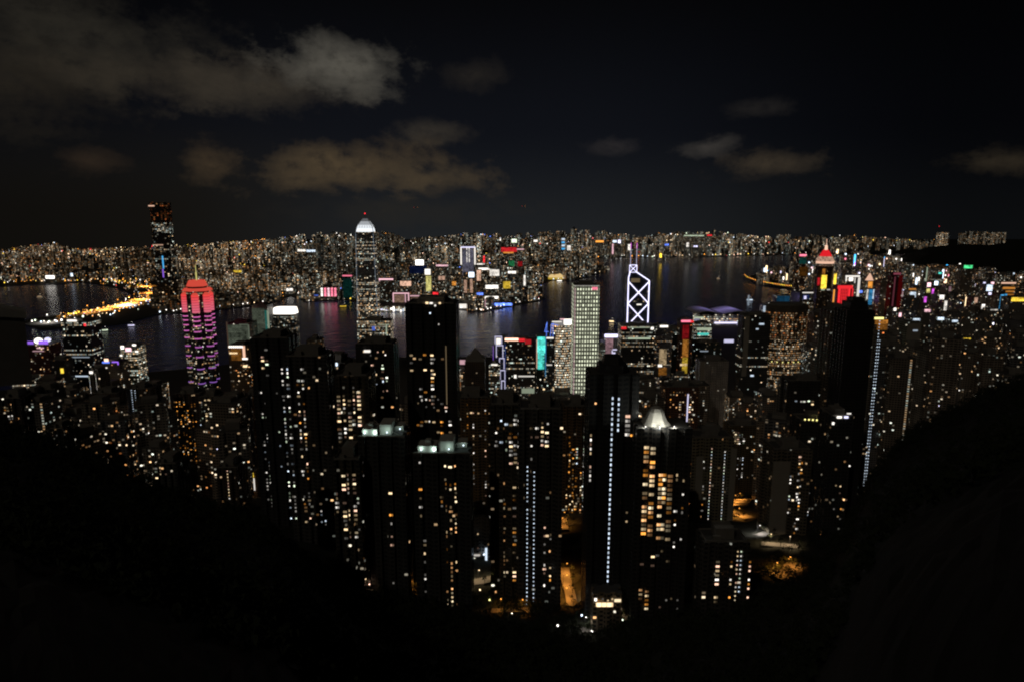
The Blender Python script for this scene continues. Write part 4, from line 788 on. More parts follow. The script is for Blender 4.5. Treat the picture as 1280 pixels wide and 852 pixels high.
K('white lit cruise pier building with many lamps along its roof', 470, 518, 383, 3010, [('light_row', 470 + 3 * i, 472.2 + 3 * i, 384 + random.uniform(-1.5, 4), 387 + random.uniform(0, 3.5), random.choice(['white', 'cool', 'white', 'lilac']), random.choice([.8, 1.6, 2.4])) for i in range(16)], noun='the lit cruise pier', lit=.8, rowf=.5, bright=1.2, warm=.3, depth=120, name='pier_building')
r, S = K('low white lit hall with a sweeping concave roof on the waterfront', 573, 604, 379, 3110, [('lit_wall', 574, 603, 380, 386, 'white', 1.0), ('lit_wall', 596, 607, 374, 384, 'rose', .55), ('light_row', 573, 606, 388, 389, 'gold', .8)], noun='the sweeping roof hall', name='hall', depth=60)  # hall walls emit, floodlight put into their colour
b = MB(); n = 8
for i in range(n):
    q = [(-S.W / 2 + S.W * (i + k) / n, S.H + 16 * abs((i + k) / n - .5) ** 1.5 * 2) for k in (0, 1)]
    b.loft([(q[0][0], -32, q[0][1]), (q[1][0], -32, q[1][1]), (q[1][0], 32, q[1][1]), (q[0][0], 32, q[0][1])], [(q[0][0], -32, q[0][1] + 2), (q[1][0], -32, q[1][1] + 2), (q[1][0], 32, q[1][1] + 2), (q[0][0], 32, q[0][1] + 2)], 0, 0, True)
b.build('roof', M_PALE, r)
K('hotel tower with two peach lit columns and a starry blue white sign', 579, 593, 341, 3400, [('top_sign', 586, 592.5, 340.5, 346.5, 'cool', 3), ('lit_column', 580, 583.6, 350, 366, 'peach', .38), ('lit_column', 587.6, 590.8, 349, 366, 'peach', .42)], noun='the starry signed hotel', warm=.9)
K('narrow slab with a glowing peach face and white roof line', 595.5, 602, 336, 3450, [('lit_face', 596, 601, 338, 351, 'peach', .75), ('top_sign', 598, 610, 335, 336.6, 'white', 1.6)], warm=.9)
K('far low stadium with a red glowing roof', 626, 650, 309.5, 5800, [('red_roof', 626.5, 646, 309.5, 315, 'red', .55), ('light_row', 629, 642, 315.2, 316.8, 'orange', .8), ('light_row', 646, 655, 311, 312.4, 'rose', .8)], base=8, noun='the red roofed stadium', name='stadium')
K('far tower with stacked blue and white light bands', 701.5, 706.5, 298, 6300, [('light_band', 702, 706, 298 + 4 * i, 300.2 + 4 * i, ('cool', 'sky', 'cool', 'sky')[i], .9) for i in range(4)], base=14, noun='the blue banded far tower')
K('far building under a long orange slanting sign', 743, 757, 301, 7000, [('top_sign', 744.5, 754.5, 300.8, 303, 'orange', 1.5)], base=30)
for i, (x0, x1, y0, y1, Y, c, s_, lb) in enumerate([
    (600, 612, 335.5, 337.5, 3560, 'white', 1.7, 'block with a white roof strip beside the peach faced slab'), (612, 624, 337, 345, 3560, 'white', .8, 'pale block with a wide hazy white screen near the peach faced slab'),
    (635, 645, 339, 342, 3600, 'white', 1.9, 'block topped by a short thick white sign inland of the clock side shore'), (607, 623, 356.5, 361, 3350, 'white', 1.7, 'slab with a broad white illuminated band under its roof'),
    (606, 623, 370.5, 373.5, 3250, 'white', 1.6, 'low waterfront block with a glowing white middle band'), (654.5, 656.8, 344, 358, 3650, 'white', 1.1, 'slim block with one tall white light pillar'),
    (629, 638, 352, 361, 3500, 'gold', .55, 'block with a patch of golden lit windows by the white light pillar'), (604, 606, 320, 331, 4300, 'red', 1.2, 'slab with a thin red vertical sign in the middle of the peninsula'),
    (636, 643, 326, 333, 4700, 'green', .13, 'block washed faintly green among warm windows'), (647, 653, 327, 333, 4700, 'red', .22, 'block washed faintly red beside the green washed one'),
    (622, 626, 298.6, 301, 6500, 'white', 1.5, 'far block with a small white roof lamp over the red roofed stadium'), (639.5, 646, 299, 303.5, 6500, 'pale', 1.6, 'far block with a large pale roof floodlight over the red roofed stadium'),
    (667, 672, 300, 302.5, 6400, 'white', 1.3, 'far block with a round white roof lamp inland'), (714.5, 718, 297, 299.5, 6900, 'red', 1.2, 'far block with a small red roof sign near the blue banded tower'),
    (709, 714, 307, 313, 6200, 'white', .9, 'far block with a slanting white sign near the blue banded tower'), (766, 771, 300.5, 303.2, 6700, 'cool', 1.6, 'far shore block with a cool white roof sign'),
    (772.5, 776, 300, 304, 6700, 'lilac', 2, 'far shore block with a bright lilac roof sign'), (785, 788, 305.5, 313, 6500, 'white', 1.2, 'far shore block with a white upright sign behind the braced tower'),
    (831, 836, 305, 307.3, 6600, 'blue', 1.3, 'far shore block with a blue roof sign'), (858, 861, 303.5, 309, 6700, 'white', 1.0, 'far shore block with a narrow white upright sign'),
    (867, 872, 307, 309, 6600, 'lilac', 1.5, 'far shore block with a wide lilac sign'), (884, 890, 293.5, 295, 7600, 'red', 1.2, 'far hillside block with a small red sign'),
    (855, 880, 294, 295.4, 7500, 'pale', .6, 'far hillside block with one long pale lit floor'), (824.5, 827, 317, 322, 6300, 'gold', 2.5, 'far shore quay building with a golden flare of light'),
    (765, 767, 305, 318, 6500, 'rose', .9, 'far shore block with a rose upright light'), (57, 68, 344.5, 348.5, 4300, 'white', 2.2, 'western shore block with a blazing white sign'), (88, 91, 341.5, 345.5, 4400, 'cool', 1.6, 'western shore block with a small cool white sign'),
    (292, 302, 338, 340.5, 4100, 'gold', .7, 'western block with a gold lit roof terrace'), (346, 392, 0, 0, 0, '', 0, ''),
    (372, 382, 312, 314.5, 5200, 'white', 1.4, 'inland block with a string of white roof lamps'), (383, 394, 312.4, 315, 5200, 'cool', 1.3, 'inland block with cool white roof lamps beside the white string'),
    (358, 366, 360.5, 364, 3700, 'white', 1.2, 'low western block with a small white flat sign'), (385, 398, 368.5, 370, 3450, 'blue', .4, 'low waterfront block with blue lit eaves by the pink columns'),
    (500, 514, 351.5, 357.5, 3300, 'peach', .8, 'waterfront block with a glowing peach arcade'), (548, 556, 345, 350, 3400, 'peach', .5, 'block with a soft peach sign near the pale yellow lit tower'),
    (565, 570, 352, 357, 3380, 'orange', .7, 'block with a soft orange sign near the starry signed hotel'), (617, 640, 379, 382, 3180, 'blue', 2.2, 'low waterfront block with a blue glowing front'), (596, 604, 366, 369, 3300, 'blue', 1.6, 'block with a small blue sign over the sweeping roof hall'), (545, 560, 331, 333, 3900, 'rose', .9, 'inland block with a rose line along its roof'),
    (541, 548, 365.5, 368.5, 3200, 'red', 1.3, 'low waterfront block with two red lamps'), (596, 606, 329.5, 331, 3900, 'white', 1.0, 'inland block with a thin white roof line')]):
    if Y: K(lb, x0 - 1.5, x1 + 1.5, y0 - .4, Y, [('lit_sign', x0, x1, y0, y1, c, s_)], base=kz(0, Y))
# far shore arena domes and coast
for px, rr_, lb in ((690, 26, 'smaller gold lit dome on the bay shore'), (698, 34, 'larger gold lit dome on the bay shore')):
    q = gnd(px, 349, 3); r = empty('dome_hall', q, 0, lb, 'dome', 'gold domes on the bay shore')
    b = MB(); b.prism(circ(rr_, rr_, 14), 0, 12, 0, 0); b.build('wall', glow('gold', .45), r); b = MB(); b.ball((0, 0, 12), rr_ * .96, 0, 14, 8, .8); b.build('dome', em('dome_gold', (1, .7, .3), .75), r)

# Wan Chai and the bay beyond
K('red lit block with a glowing grid of floors and a gold edge', 1047, 1066, 357, 2150, [('red_frame', 1047, 1066, 357, 361, 'red', .9), ('red_frame', 1047, 1049, 361, 387, 'red', 1.1), ('red_frame', 1059.5, 1062, 361, 387, 'red', 1.1), ('red_frame', 1064, 1066, 361, 384, 'red', .7), ('gold_edge', 1040.8, 1042.6, 362, 388, 'orange', 1.0)] + [('red_grid', 1049.2 + 2.1 * i, 1050.3 + 2.1 * i, 361, 387, 'red', .9) for i in range(5)] + [('red_floor', 1049, 1059.5, 364 + 4 * i, 365.1 + 4 * i, 'red', .6) for i in range(6)], noun='the red lit block', col=(.3, .05, .04), lit=.0, name='office_tower')
K('white lit portal shaped tower behind the red lit block', 1057, 1075, 344.5, 2380, [('neon_line', 1057, 1075, 344.5, 346.4, 'white', 1.1), ('neon_line', 1057, 1058.6, 346, 352, 'white', 1.0), ('lit_screen', 1061, 1066.5, 347, 351.5, 'white', 1.4), ('neon_line', 1071.5, 1074.5, 347, 374, 'white', .8), ('neon_line', 1068, 1069.2, 347, 354, 'white', .7)], noun='the white portal tower', col=(.3, .3, .34), name='office_tower')
K('dark teal tower with a rose red roof sign by the bay', 996, 1009, 318.5, 3300, [('top_sign', 999.5, 1008, 318, 320.4, 'pink', 1.5), ('lit_face', 999, 1008, 322, 330, 'teal', .03), ('lit_face', 999, 1010, 334, 345, 'orange', .04)], noun='the rose signed bay tower', col=(.14, .09, .08), warm=.9, name='office_tower')
r, S = K('tower with a small white pyramid top over orange and blue lit walls', 1084, 1094, 351, 2300, [('lit_face', 1085, 1090.5, 352, 360, 'orange', .75), ('lit_face', 1083, 1085, 362, 374, 'white', .6), ('lit_face', 1085.5, 1090.5, 362, 381, 'sky', .32), ('lit_face', 1090.8, 1095, 362, 374, 'cool', .7), ('lit_screen', 1094, 1100, 373, 380, 'pink', 1.0), ('lit_screen', 1095.5, 1098.5, 374, 379, 'white', 1.2)], noun='the white pyramid tower', name='office_tower')
b = MB(); b.prism(rect(S.W * .75, S.D * .75), S.H, S.z(342), 0, 0, .1); b.build('pyramid_roof', glow('peach', .8), r)
K('maroon lit tall slab east of the white pyramid tower', 1116, 1127, 341, 2000, [('red_edge', 1117, 1126, 341, 343.5, 'pink', .2), ('red_edge', 1116.2, 1118, 346, 384, 'pink', .09), ('red_edge', 1122, 1127, 344, 384, 'red', .04)], col=(.16, .03, .04), noun='the maroon slab', name='office_tower', lit=.04)
K('pale round tower speckled evenly with dim windows', 1131, 1142.5, 333, 2600, [], plan=lambda W, D_: circ(W / 2, D_ / 2, 20), lit=.55, bright=.3, warm=.1, wd=6, fl=6, col=(.4, .42, .38), noun='the pale round tower', name='office_tower')
K('block with a pale blue screen and orange tops', 1136, 1146, 363, 2050, [('lit_screen', 1137, 1144.5, 365, 376, 'cool', .7), ('light_row', 1136, 1145, 360.5, 362.4, 'orange', .5)], noun='the pale blue screen block')
K('grey block with three white vertical strips', 1126, 1135, 364, 2080, [('light_strip', 1127 + 2.6 * i, 1128.2 + 2.6 * i, 364, 380, 'rose', .35) for i in range(3)])
K('needle thin pale lit tower over the shops', 1156.8, 1158.8, 334, 2300, [('light_strip', 1157, 1158.5, 334, 362, 'pale', .3)], depth=12)
for x0, x1, y0, y1, Y, c, s_, lb in [(1159, 1163.5, 353.5, 358.5, 2200, 'rose', 1.8, 'block with a round rose sign near the needle thin tower'), (1158, 1162.5, 361, 366, 2150, 'lemon', .6, 'block with a square yellow patterned sign'), (1164.5, 1167, 361, 371, 2150, 'magenta', .9, 'block with a magenta upright neon sign'),
    (1168, 1172.5, 351.5, 356.5, 2250, 'cool', 2, 'block with a brilliant cool white sign over the magenta neon'), (1155, 1158, 371, 378, 2000, 'magenta', .9, 'block with a short violet neon by the shops'), (1174, 1179.5, 369, 383, 1980, 'white', 1.3, 'block with a blazing white screen down its face'),
    (1168, 1172, 369, 380, 2050, 'peach', .6, 'block with a long peach lit corner'), (1180, 1183.5, 376, 388, 1960, 'white', .8, 'block with a white slanting edge light'), (1181, 1184.5, 360, 364, 2250, 'orange', 1.4, 'block with a single orange lamp sign'), (1185, 1188, 358, 380, 2150, 'rose', .16, 'grey slab with faint rose edges'),
    (1155.5, 1163, 386.5, 390, 1700, 'rose', .9, 'block with an oval rose roof sign'), (1102.5, 1105.5, 351, 355, 2500, 'rose', 1.6, 'block with a small pink sign near the white pyramid tower'), (1108.5, 1111.5, 354, 357.5, 2500, 'lilac', 1.5, 'block with a small lilac sign near the maroon slab'), (1113.5, 1116.5, 353, 357, 2450, 'white', 1.7, 'block with a round white sign beside the maroon slab'),
    (1074, 1079.5, 363, 366, 2450, 'blue', 1.4, 'block with blue lamps beside the white portal tower'), (1117, 1120, 385, 389, 1700, 'white', 1.4, 'block with a small white triangle light'), (1123.5, 1126.5, 391, 396, 1600, 'rose', 1.3, 'block with a pinkish white lamp'),
    (1219, 1222, 354.5, 358.5, 2150, 'lilac', 1.6, 'block with a lilac lamp sign near the green signed tower'), (1228.5, 1231.5, 352.5, 360, 2100, 'lilac', 1.3, 'block with a slanted lilac upright sign'), (1233, 1240.5, 356, 364, 2050, 'cool', 1.2, 'block with a large cool white billboard'), (1238.5, 1242.5, 352.5, 355.5, 2150, 'rose', 1.5, 'block with a rose lamp over the large billboard'),
    (1235.5, 1239, 365.5, 368.5, 2000, 'lilac', 1.4, 'block with a lilac lamp under the large billboard'), (1227, 1231, 380.5, 386, 1800, 'white', 1.2, 'block with white lamps down a slanting edge'), (1217.5, 1221.5, 372, 384, 1850, 'peach', .4, 'block with a peach lit mural'), (1238, 1247, 386.5, 388, 1750, 'white', .5, 'low block with a thin white roof line'),
    (1249.8, 1253.5, 368.5, 388, 1800, 'sky', 1.0, 'slab with a broad bright blue face'), (1254.3, 1257.5, 367.5, 387, 1810, 'sky', .55, 'slab with a dimmer blue face'), (1264, 1282, 372, 376.8, 1750, 'gold', 1.1, 'building with a long bright yellow roof sign'), (1205, 1215.5, 331.8, 335.6, 2150, 'green', .9, 'dark tower with a green rooftop sign'),
    (1173, 1177, 340.5, 342.5, 2700, 'teal', .8, 'block with a small teal roof lamp'), (1266.5, 1268, 341, 343, 2500, 'cool', 1.2, 'block with one cool roof lamp'), (1172, 1180, 396.5, 400, 1500, 'cool', 1.1, 'low block with cool white roof lamps'), (1190, 1197, 400, 402.4, 1480, 'cool', .8, 'low block with a cool white lit arcade'), (1204, 1213, 422.5, 424.4, 1250, 'gold', .9, 'brown block with a warm light strip under its roof'),
    (1165, 1172, 422.5, 424.2, 1250, 'pale', .35, 'dark block with a dim pale strip'), (1141, 1150, 398, 400.5, 1500, 'cool', .7, 'pale block with a row of cool roof lamps'), (1237, 1239.5, 421, 425, 1250, 'white', 1.4, 'dark block with a bright white side lamp'), (1260.5, 1264, 435, 437.5, 1150, 'lemon', .8, 'dark block with a small lemon sign')]:
    K(lb, x0 - 2, x1 + 2, y0 - .6, Y, [('lit_sign', x0, x1, y0, y1, c, s_)], lit=.12, bright=.45, wd=4, fl=4, base=3 if Y > 1300 else None)
r, S = K('tower with three bands of orange light around its top', 1253, 1270, 353, 1950, [('light_band', 1251.5, 1270, 353, 354.8, 'peach', .9), ('light_band', 1253.5, 1268.5, 359, 361.4, 'orange', .55), ('light_band', 1257, 1268, 363.5, 365.4, 'orange', .4), ('light_band', 1258, 1267, 367.5, 369, 'orange', .3)], noun='the orange banded tower', name='office_tower', warm=1)
K('pale block with a blank lit wall above the dark towers', 1132, 1153, 402, 1480, [('pale_wall', 1133.5, 1150, 404, 425, 'pale', .028), ('lit_window', 1141, 1147, 412, 414, 'cool', .5)], lit=.05, noun='the blank pale block', col=(.35, .37, .3))
K('tower with an orange glowing roof under a white strip', 1091, 1110, 399, 1290, [('top_sign', 1092, 1104.5, 396.5, 399, 'lemon', 1.6), ('lit_roof', 1094, 1109.5, 399.6, 405, 'orange', .35), ('lit_roof', 1096, 1109, 405.4, 412, 'orange', .15)], lit=.06, noun='the orange roofed tower', name='office_tower', warm=1, base=3)
K('teal glass block by the eastern bay with pale eaves', 970, 988, 369, 2750, [('lit_face', 971, 987, 370, 377, 'sky', .06), ('light_row', 1003, 1018, 365.5, 366.7, 'white', 1.0)], warm=.2)
K('dark block with a blazing violet white strip behind the oval golden tower', 1000, 1040, 366, 2450, [('light_strip', 1004.6, 1007.6, 370, 383, 'lilac', 1.5), ('light_row', 1003, 1017, 365.4, 366.6, 'white', .9), ('blue_panel', 1003, 1011, 369, 384, 'blue', .08)], lit=.05)
K('cluster of cool white lit glass beside the eastern pier', 954, 970, 381, 2620, [('lit_glass', 954, 962, 382, 390, 'cool', .5), ('lit_glass', 960, 968, 378.5, 388, 'white', .75), ('lit_glass', 957, 965, 390, 396, 'cool', .35)], warm=.1, name='hall')

# ------------------------------------------------------------------ unnamed towers that fill the island slope and shore
rg = random.Random(77)
ORD = ['', 'second ', 'third ', 'fourth ', 'fifth ', 'sixth ', 'seventh ', 'eighth ', 'ninth ', 'tenth ', 'eleventh ', 'twelfth ', 'thirteenth ', 'fourteenth ', 'fifteenth ', 'sixteenth ']
CNT = {}; FILLED = []
def autolabel(look, px, py, Y):
    best = min(LAND, key=lambda l: math.hypot(l[0] - px, (l[1] - py) * .8) + abs(math.log(l[2] / Y)) * 60)
    rel = 'beyond' if Y > best[2] * 1.04 else ('before' if Y < best[2] * .96 else 'beside')
    key = (look, rel, best[3]); k = CNT[key] = CNT.get(key, 0) + 1
    return f'{ORD[min(k, 16) - 1]}{look} {rel} {best[3]}'.strip()
def fill(n, x0, x1, Y0, Y1, ymin, ymax, wpx, group, name, lits, base=None, gap=.8, avoid=(), colr=WALLC, skyl=None):
    made = tries = 0
    while made < n and tries < n * 40:
        tries += 1
        px = rg.uniform(x0, x1); Y = Y0 * (Y1 / Y0) ** rg.random(); q = at(px, 400, Y)
        W = rg.uniform(*wpx); yt = interp(ymin, px) + (interp(ymax, px) - interp(ymin, px)) * rg.random() ** 1.2
        if Y > 1250 and not inside((q.x, Y + 12), IL): continue
        if any(math.hypot(q.x - a_, (Y + W / 2) - b_) < (c_ + W / 2) * gap + 2 for a_, b_, c_ in SPOTS): continue
        gz = terr(q.x, Y) if Y < 1290 else 3.0; top = at(px, yt, Y).z
        if top - gz < 22 or top - gz > 230: continue
        hw = W / 2 / Y * FPX
        if any(px + hw > a0 and px - hw < a1 and yt < ya and Y < yy for a0, a1, ya, yy in avoid): continue
        f = dict(rg.choice(lits)); f['col'] = rg.choice(colr)
        look = ('dark ' if f['lit'] < .09 else 'speckled ') + ('slim ' if top - gz > 4.5 * W else '') + f.pop('what')
        S = Site(px - hw, px + hw, yt, Y, W * rg.uniform(.7, 1.1), base if base is not None or Y < 1290 else 3.0)
        rt = empty(name, S.loc, R(rg.uniform(-28, 28)), autolabel(look, px, yt + 15, Y), 'tower', group)
        b = MB(); kind = rg.random()
        pl = bayplan(S.W, S.D, 5, 1.6) if kind < .6 else rect(S.W, S.D, rg.choice((0, 0, 3)))
        b.prism(pl, 0, S.H, 0, 1); fac(b.build('wall', [M_FAC, M_ROOF], rt), **f)
        b = MB(); b.box(-S.W * .28, S.W * .22, -S.D * .25, S.D * .3, S.H + .02, S.H + rg.uniform(3, 8), 0); b.build('plant_room', M_CONC, rt)
        made += 1; FILLED.append((S.X, S.cy, S.W, S.D, S.H, S.base, px))
HOME = [dict(lit=.08, bright=1.0, warm=.75, what='tower block with warm windows'), dict(lit=.13, bright=1.0, warm=.6, what='tower block with warm windows'), dict(lit=.12, bright=.9, warm=.4, colf=.015, what='tower block with white windows'),
        dict(lit=.05, bright=.9, warm=.7, what='tower block with few windows lit'), dict(lit=.15, bright=.9, warm=.95, what='tower block with amber windows')]
WORK = [dict(lit=.1, rowf=.12, fl=4, bright=.75, warm=.3, what='office tower with white rows'), dict(lit=.25, rowf=.1, fl=4, bright=.6, warm=.5, what='office tower with yellow rows'), dict(lit=.05, rowf=.06, fl=4, bright=.7, warm=.2, what='office tower with few rows lit'), dict(lit=.3, colf=.2, bright=.5, warm=.6, what='office tower with lit columns')]
KEEP = [(216, 262, 486, 1400), (440, 490, 428, 1700), (284, 372, 436, 1500), (610, 725, 495, 1330), (714, 752, 492, 1390), (752, 822, 470, 1350), (32, 63, 470, 1300), (76, 112, 480, 1250), (150, 172, 478, 1200), (838, 935, 448, 1600), (560, 612, 448, 990), (962, 1020, 470, 1500), (928, 966, 470, 1470)]
ST = [(926, 628, 80, 20, 60, 'orange', 9000, 3, 'sodium light over the bending amber lit road beside the pale sided tower'), (920, 642, 46, 13, 100, 'orange', 7000, 2, 'sodium light on the lower bend of the amber lit road'), (932, 601, 22, 16, 0, 'orange', 4000, 2, 'sodium light at the small amber square over the bending road'),
      (986, 716, 40, 16, 40, 'orange', 2600, 2, 'sodium light among trees at the amber clearing near the bare walled tower'), (710, 735, 60, 8, 85, 'orange', 3600, 3, 'sodium light in the narrow alley beside the dotted stairwell tower'),
      (752, 757, 26, 14, 5, 'warm', 2600, 2, 'warm light at the entrance court under the dashed line tower'), (705, 655, 40, 7, 80, 'orange', 2200, 2, 'sodium light at the foot of the orange footed tower'),
      (314, 612, 120, 18, 88, 'orange', 9000, 3, 'sodium light in the bright street under the amber string tower'), (600, 728, 40, 10, 20, 'warm', 900, 3, 'warm light along the garden path under the brown tower block'),
      (960, 668, 30, 12, 25, 'white', 2600, 2, 'white light over the pale ramp beside the bare walled tower'), (975, 682, 30, 10, -20, 'warm', 1800, 2, 'warm light on the ramp wall beside the bare walled tower'),
      (640, 765, 30, 8, 5, 'orange', 700, 2, 'amber light at the gate under the dotted stairwell tower'), (790, 772, 50, 10, 3, 'warm', 800, 2, 'warm light on the lane at the foot of the white domed tower'),
      (1126, 512, 60, 14, 30, 'orange', 12000, 2, 'sodium light on the hillside road edge of the eastern valley'), (1088, 545, 40, 10, 35, 'peach', 6000, 2, 'peach light on the ramp beside the blue dotted tower'), (1162, 500, 50, 12, 0, 'white', 5000, 2, 'white light at the foot of the eastern slope'),
      (900, 500, 40, 14, 30, 'orange', 12000, 2, 'sodium light at the junction under the ribbed grey slab'), (740, 788, 16, 8, 10, 'white', 500, 2, 'white light on the lowest lane among the trees'), (448, 735, 20, 8, 10, 'warm', 500, 2, 'warm light at the trees edge under the mint roofed tower'),
      (512, 742, 24, 6, 88, 'orange', 1200, 2, 'sodium light in the slit between the two mint roofed towers'), (228, 612, 40, 8, 15, 'cool', 1500, 2, 'cool light on the lane under the western slope'), (415, 652, 14, 8, 5, 'white', 800, 1, 'white lamp beside the cream roomed tower at the trees edge'),
      (318, 590, 30, 8, 88, 'gold', 5000, 2, 'golden light over the market street under the amber string tower')]
for q in ST:
    hp = hit(q[0], q[1]); KEEP.append((q[0] - 9, q[0] + 9, q[1] + 30, hp.y)); SPOTS.append((hp.x, hp.y, 16))
fill(26, -20, 300, 1000, 1300, [(0, 478), (60, 470), (120, 462), (320, 470)], [(0, 520), (300, 530)], (22, 34), 'towers of the western shore', 'office_building', WORK, avoid=KEEP)
fill(52, -20, 330, 660, 1000, [(0, 505), (100, 500), (320, 498)], [(0, 560), (320, 580)], (20, 30), 'towers of the western slope', 'tower_block', HOME, avoid=KEEP)
fill(40, 310, 740, 620, 1250, [(310, 470), (560, 505), (740, 505)], [(310, 560), (740, 600)], (22, 32), 'towers of the middle slope', 'tower_block', HOME, avoid=KEEP)
fill(34, 600, 960, 1100, 1560, [(600, 492), (740, 492), (830, 462), (960, 470)], [(600, 510), (960, 510)], (26, 40), 'office towers of the business shore', 'office_building', WORK, avoid=KEEP)
fill(40, 800, 1060, 620, 1250, [(800, 500), (900, 490), (1060, 490)], [(800, 610), (1060, 610)], (20, 30), 'towers below the lookout', 'tower_block', HOME, avoid=KEEP)
EASTMIN = [(950, 402), (1060, 400), (1090, 392), (1280, 384)]
fill(120, 1040, 1300, 820, 1900, EASTMIN, [(1040, 500), (1280, 470)], (20, 32), 'towers of the eastern valley', 'tower_block', [dict(h, lit=h['lit'] * .55, bright=.75) for h in HOME] + [dict(lit=.12, bright=.8, warm=.55, what='tower block with many windows')], avoid=[(1088, 1112, 412, 1280), (1130, 1155, 424, 1470)])
fill(80, 960, 1300, 1900, 3300, [(960, 392), (1020, 372), (1060, 352), (1130, 346), (1280, 342)], [(960, 400), (1060, 392), (1280, 388)], (26, 46), 'towers of the shopping district', 'office_building', WORK + HOME, avoid=[(1020, 1070, 388, 2350), (1082, 1096, 384, 2290), (868, 936, 430, 2600)])
fill(170, 940, 1300, 3300, 6000, [(940, 340), (1000, 326), (1022, 314), (1105, 313), (1135, 327), (1280, 338)], [(940, 352), (1000, 356), (1280, 352)], (30, 60), 'towers of the far eastern shore', 'shore_tower', [dict(lit=.3, bright=.6, warm=.8, wd=5, fl=5, what='tower with warm windows'), dict(lit=.4, colf=.1, bright=.45, warm=.5, wd=5, fl=5, what='tower with pale windows')], base=3)

b = MB(); sp = ['white', 'cool', 'lilac', 'rose', 'pink', 'warm', 'peach', 'sky', 'magenta', 'gold']; sw = (6, 4, 3, 2, 1.2, 3, 2, 1, .8, 1)
shop = [f_ for f_ in FILLED if f_[1] > 1700]; town = [f_ for f_ in FILLED if f_[1] <= 1700]
for i in range(640):
    X_, Y_, W_, D_, H_, B_, px_ = rg.choice(shop if i < 480 else town)
    r_ = rg.choice((.0005, .0008, .0012)) * Y_ if i < 480 else .6
    if i < 480 and i % 4 == 0:
        xs_, zs_ = X_ + rg.uniform(-.4, .4) * W_, B_ + H_ * rg.uniform(.35, .7); b.box(xs_ - r_, xs_ + r_, Y_ - D_ * .75 - 2, Y_ - D_ * .75 - 1, zs_, zs_ + r_ * rg.uniform(5, 12), rg.choices(range(10), weights=sw)[0]); continue
    b.ball((X_ + rg.uniform(-.45, .45) * W_, Y_ - D_ * .75 - 2, B_ + H_ * rg.uniform(.15, 1.0)), r_, rg.choices(range(10), weights=sw)[0], 5, 3)
near_ = [f_ for f_ in shop if 1070 < f_[6] < 1250]
for i in range(240):
    X_, Y_, W_, D_, H_, B_, px_ = rg.choice(near_); r_ = rg.choice((.0007, .001, .0015)) * Y_
    xs_, zs_ = X_ + rg.uniform(-.4, .4) * W_, B_ + H_ * rg.uniform(.3, .95); ci = rg.choices(range(10), weights=sw)[0]
    if i % 3: b.ball((xs_, Y_ - D_ * .75 - 2, zs_), r_, ci, 6, 4)
    else: b.box(xs_ - r_ * .7, xs_ + r_ * .7, Y_ - D_ * .75 - 2, Y_ - D_ * .75 - 1, zs_ - r_ * 5, zs_ + r_ * 4, ci)
o = b.build('shop_sign_lights', [glow(c, 2.6) for c in sp]); tag(o, 'countless small shop and street lights between the island towers', 'lights', kind='stuff')

# ------------------------------------------------------------------ the city across the harbour
SKYL = [(0, 312), (60, 304), (75, 303), (90, 311), (170, 309), (240, 306), (330, 299), (370, 294), (395, 290), (440, 291), (485, 287), (505, 298), (560, 295), (590, 290), (610, 293), (660, 291), (690, 288), (700, 285), (750, 284), (765, 288), (800, 296),
        (830, 290), (860, 285), (910, 290), (940, 294), (1000, 293), (1060, 294), (1140, 299), (1180, 300)]
TPL = []
for i in range(14):
    W = rg.uniform(24, 46); Dp = rg.uniform(20, 34); H = 100
    b = MB(); b.prism(rect(W, Dp, rg.choice((0, 4))) if i % 3 else bayplan(W, Dp, 5, 3), 0, H, 0, 1)
    b.box(-W * .2, W * .2, -Dp * .2, Dp * .2, H, H + 5, 1); TPL.append((b.mesh('tower_block', [M_FAC, M_ROOF]), W, Dp, H))
cands = []
Y = 3060.0
while Y < 9600:
    st = 58 + (Y - 3060) * .014; X = -.82 * Y
    while X < .62 * Y:
        x, y = X + rg.uniform(-.3, .3) * st, Y + rg.uniform(-.3, .3) * st; X += st
        px, pyg = pix((x, y, kz(x, y)))
        if px < -25 or px > 1190 or rg.random() < .2: continue
        if not inside((x, y), KL): continue
        if px < 195 and y < 3560 and not (y > 4000): continue     # open reclaimed land and its roads
        if y < 5600 and px < 195 and pyg > 351: continue
        if any(abs(x - a_) < c_ + 14 and abs(y - b_) < c_ + 14 for a_, b_, c_ in SPOTS if b_ > 2900): continue
        if (int(x / 260) + int(y / 420)) % 5 == 0 and rg.random() < .7: continue
        sk = interp(SKYL, px) + rg.choice((0, 0, .6, 1.5, 3))
        hmax = at(px, sk, y).z - kz(x, y)
        h = rg.choice((30, 38, 45, 52, 60, 75, 95)) * rg.uniform(.8, 1.2)
        if y > 6300: h = rg.choice((60, 90, 115, 135, 150, 165)) * rg.uniform(.85, 1.1)
        if y > 4800 and rg.random() < .12: h = hmax * rg.uniform(.85, 1)
        h = min(h, hmax)
        if y < 3400 and pyg > 372: h = min(h, 55)
        if y > 4300:
            ce = random.Random(int(x // 380) * 1009 + int(y // 380)); hc = ce.choice((50, 70, 90, 110, 125, 140)) if y > 5400 else ce.choice((35, 45, 60, 80, 105)); h = min(hmax, hc * rg.uniform(.93, 1.07)) if ce.random() < .7 else h
        if h < 12: continue
        cands.append((x, y, h, px, pyg))
    Y += st
print('far city', len(cands))
cands.sort(key=lambda c: -c[2] / c[1] ** 2 * (1 if c[3] < 1080 else .5))
def district(x, y): return .5 + .5 * math.sin(x / 430 + 1.3 * math.sin(y / 610)) * math.sin(y / 520 + x / 900)
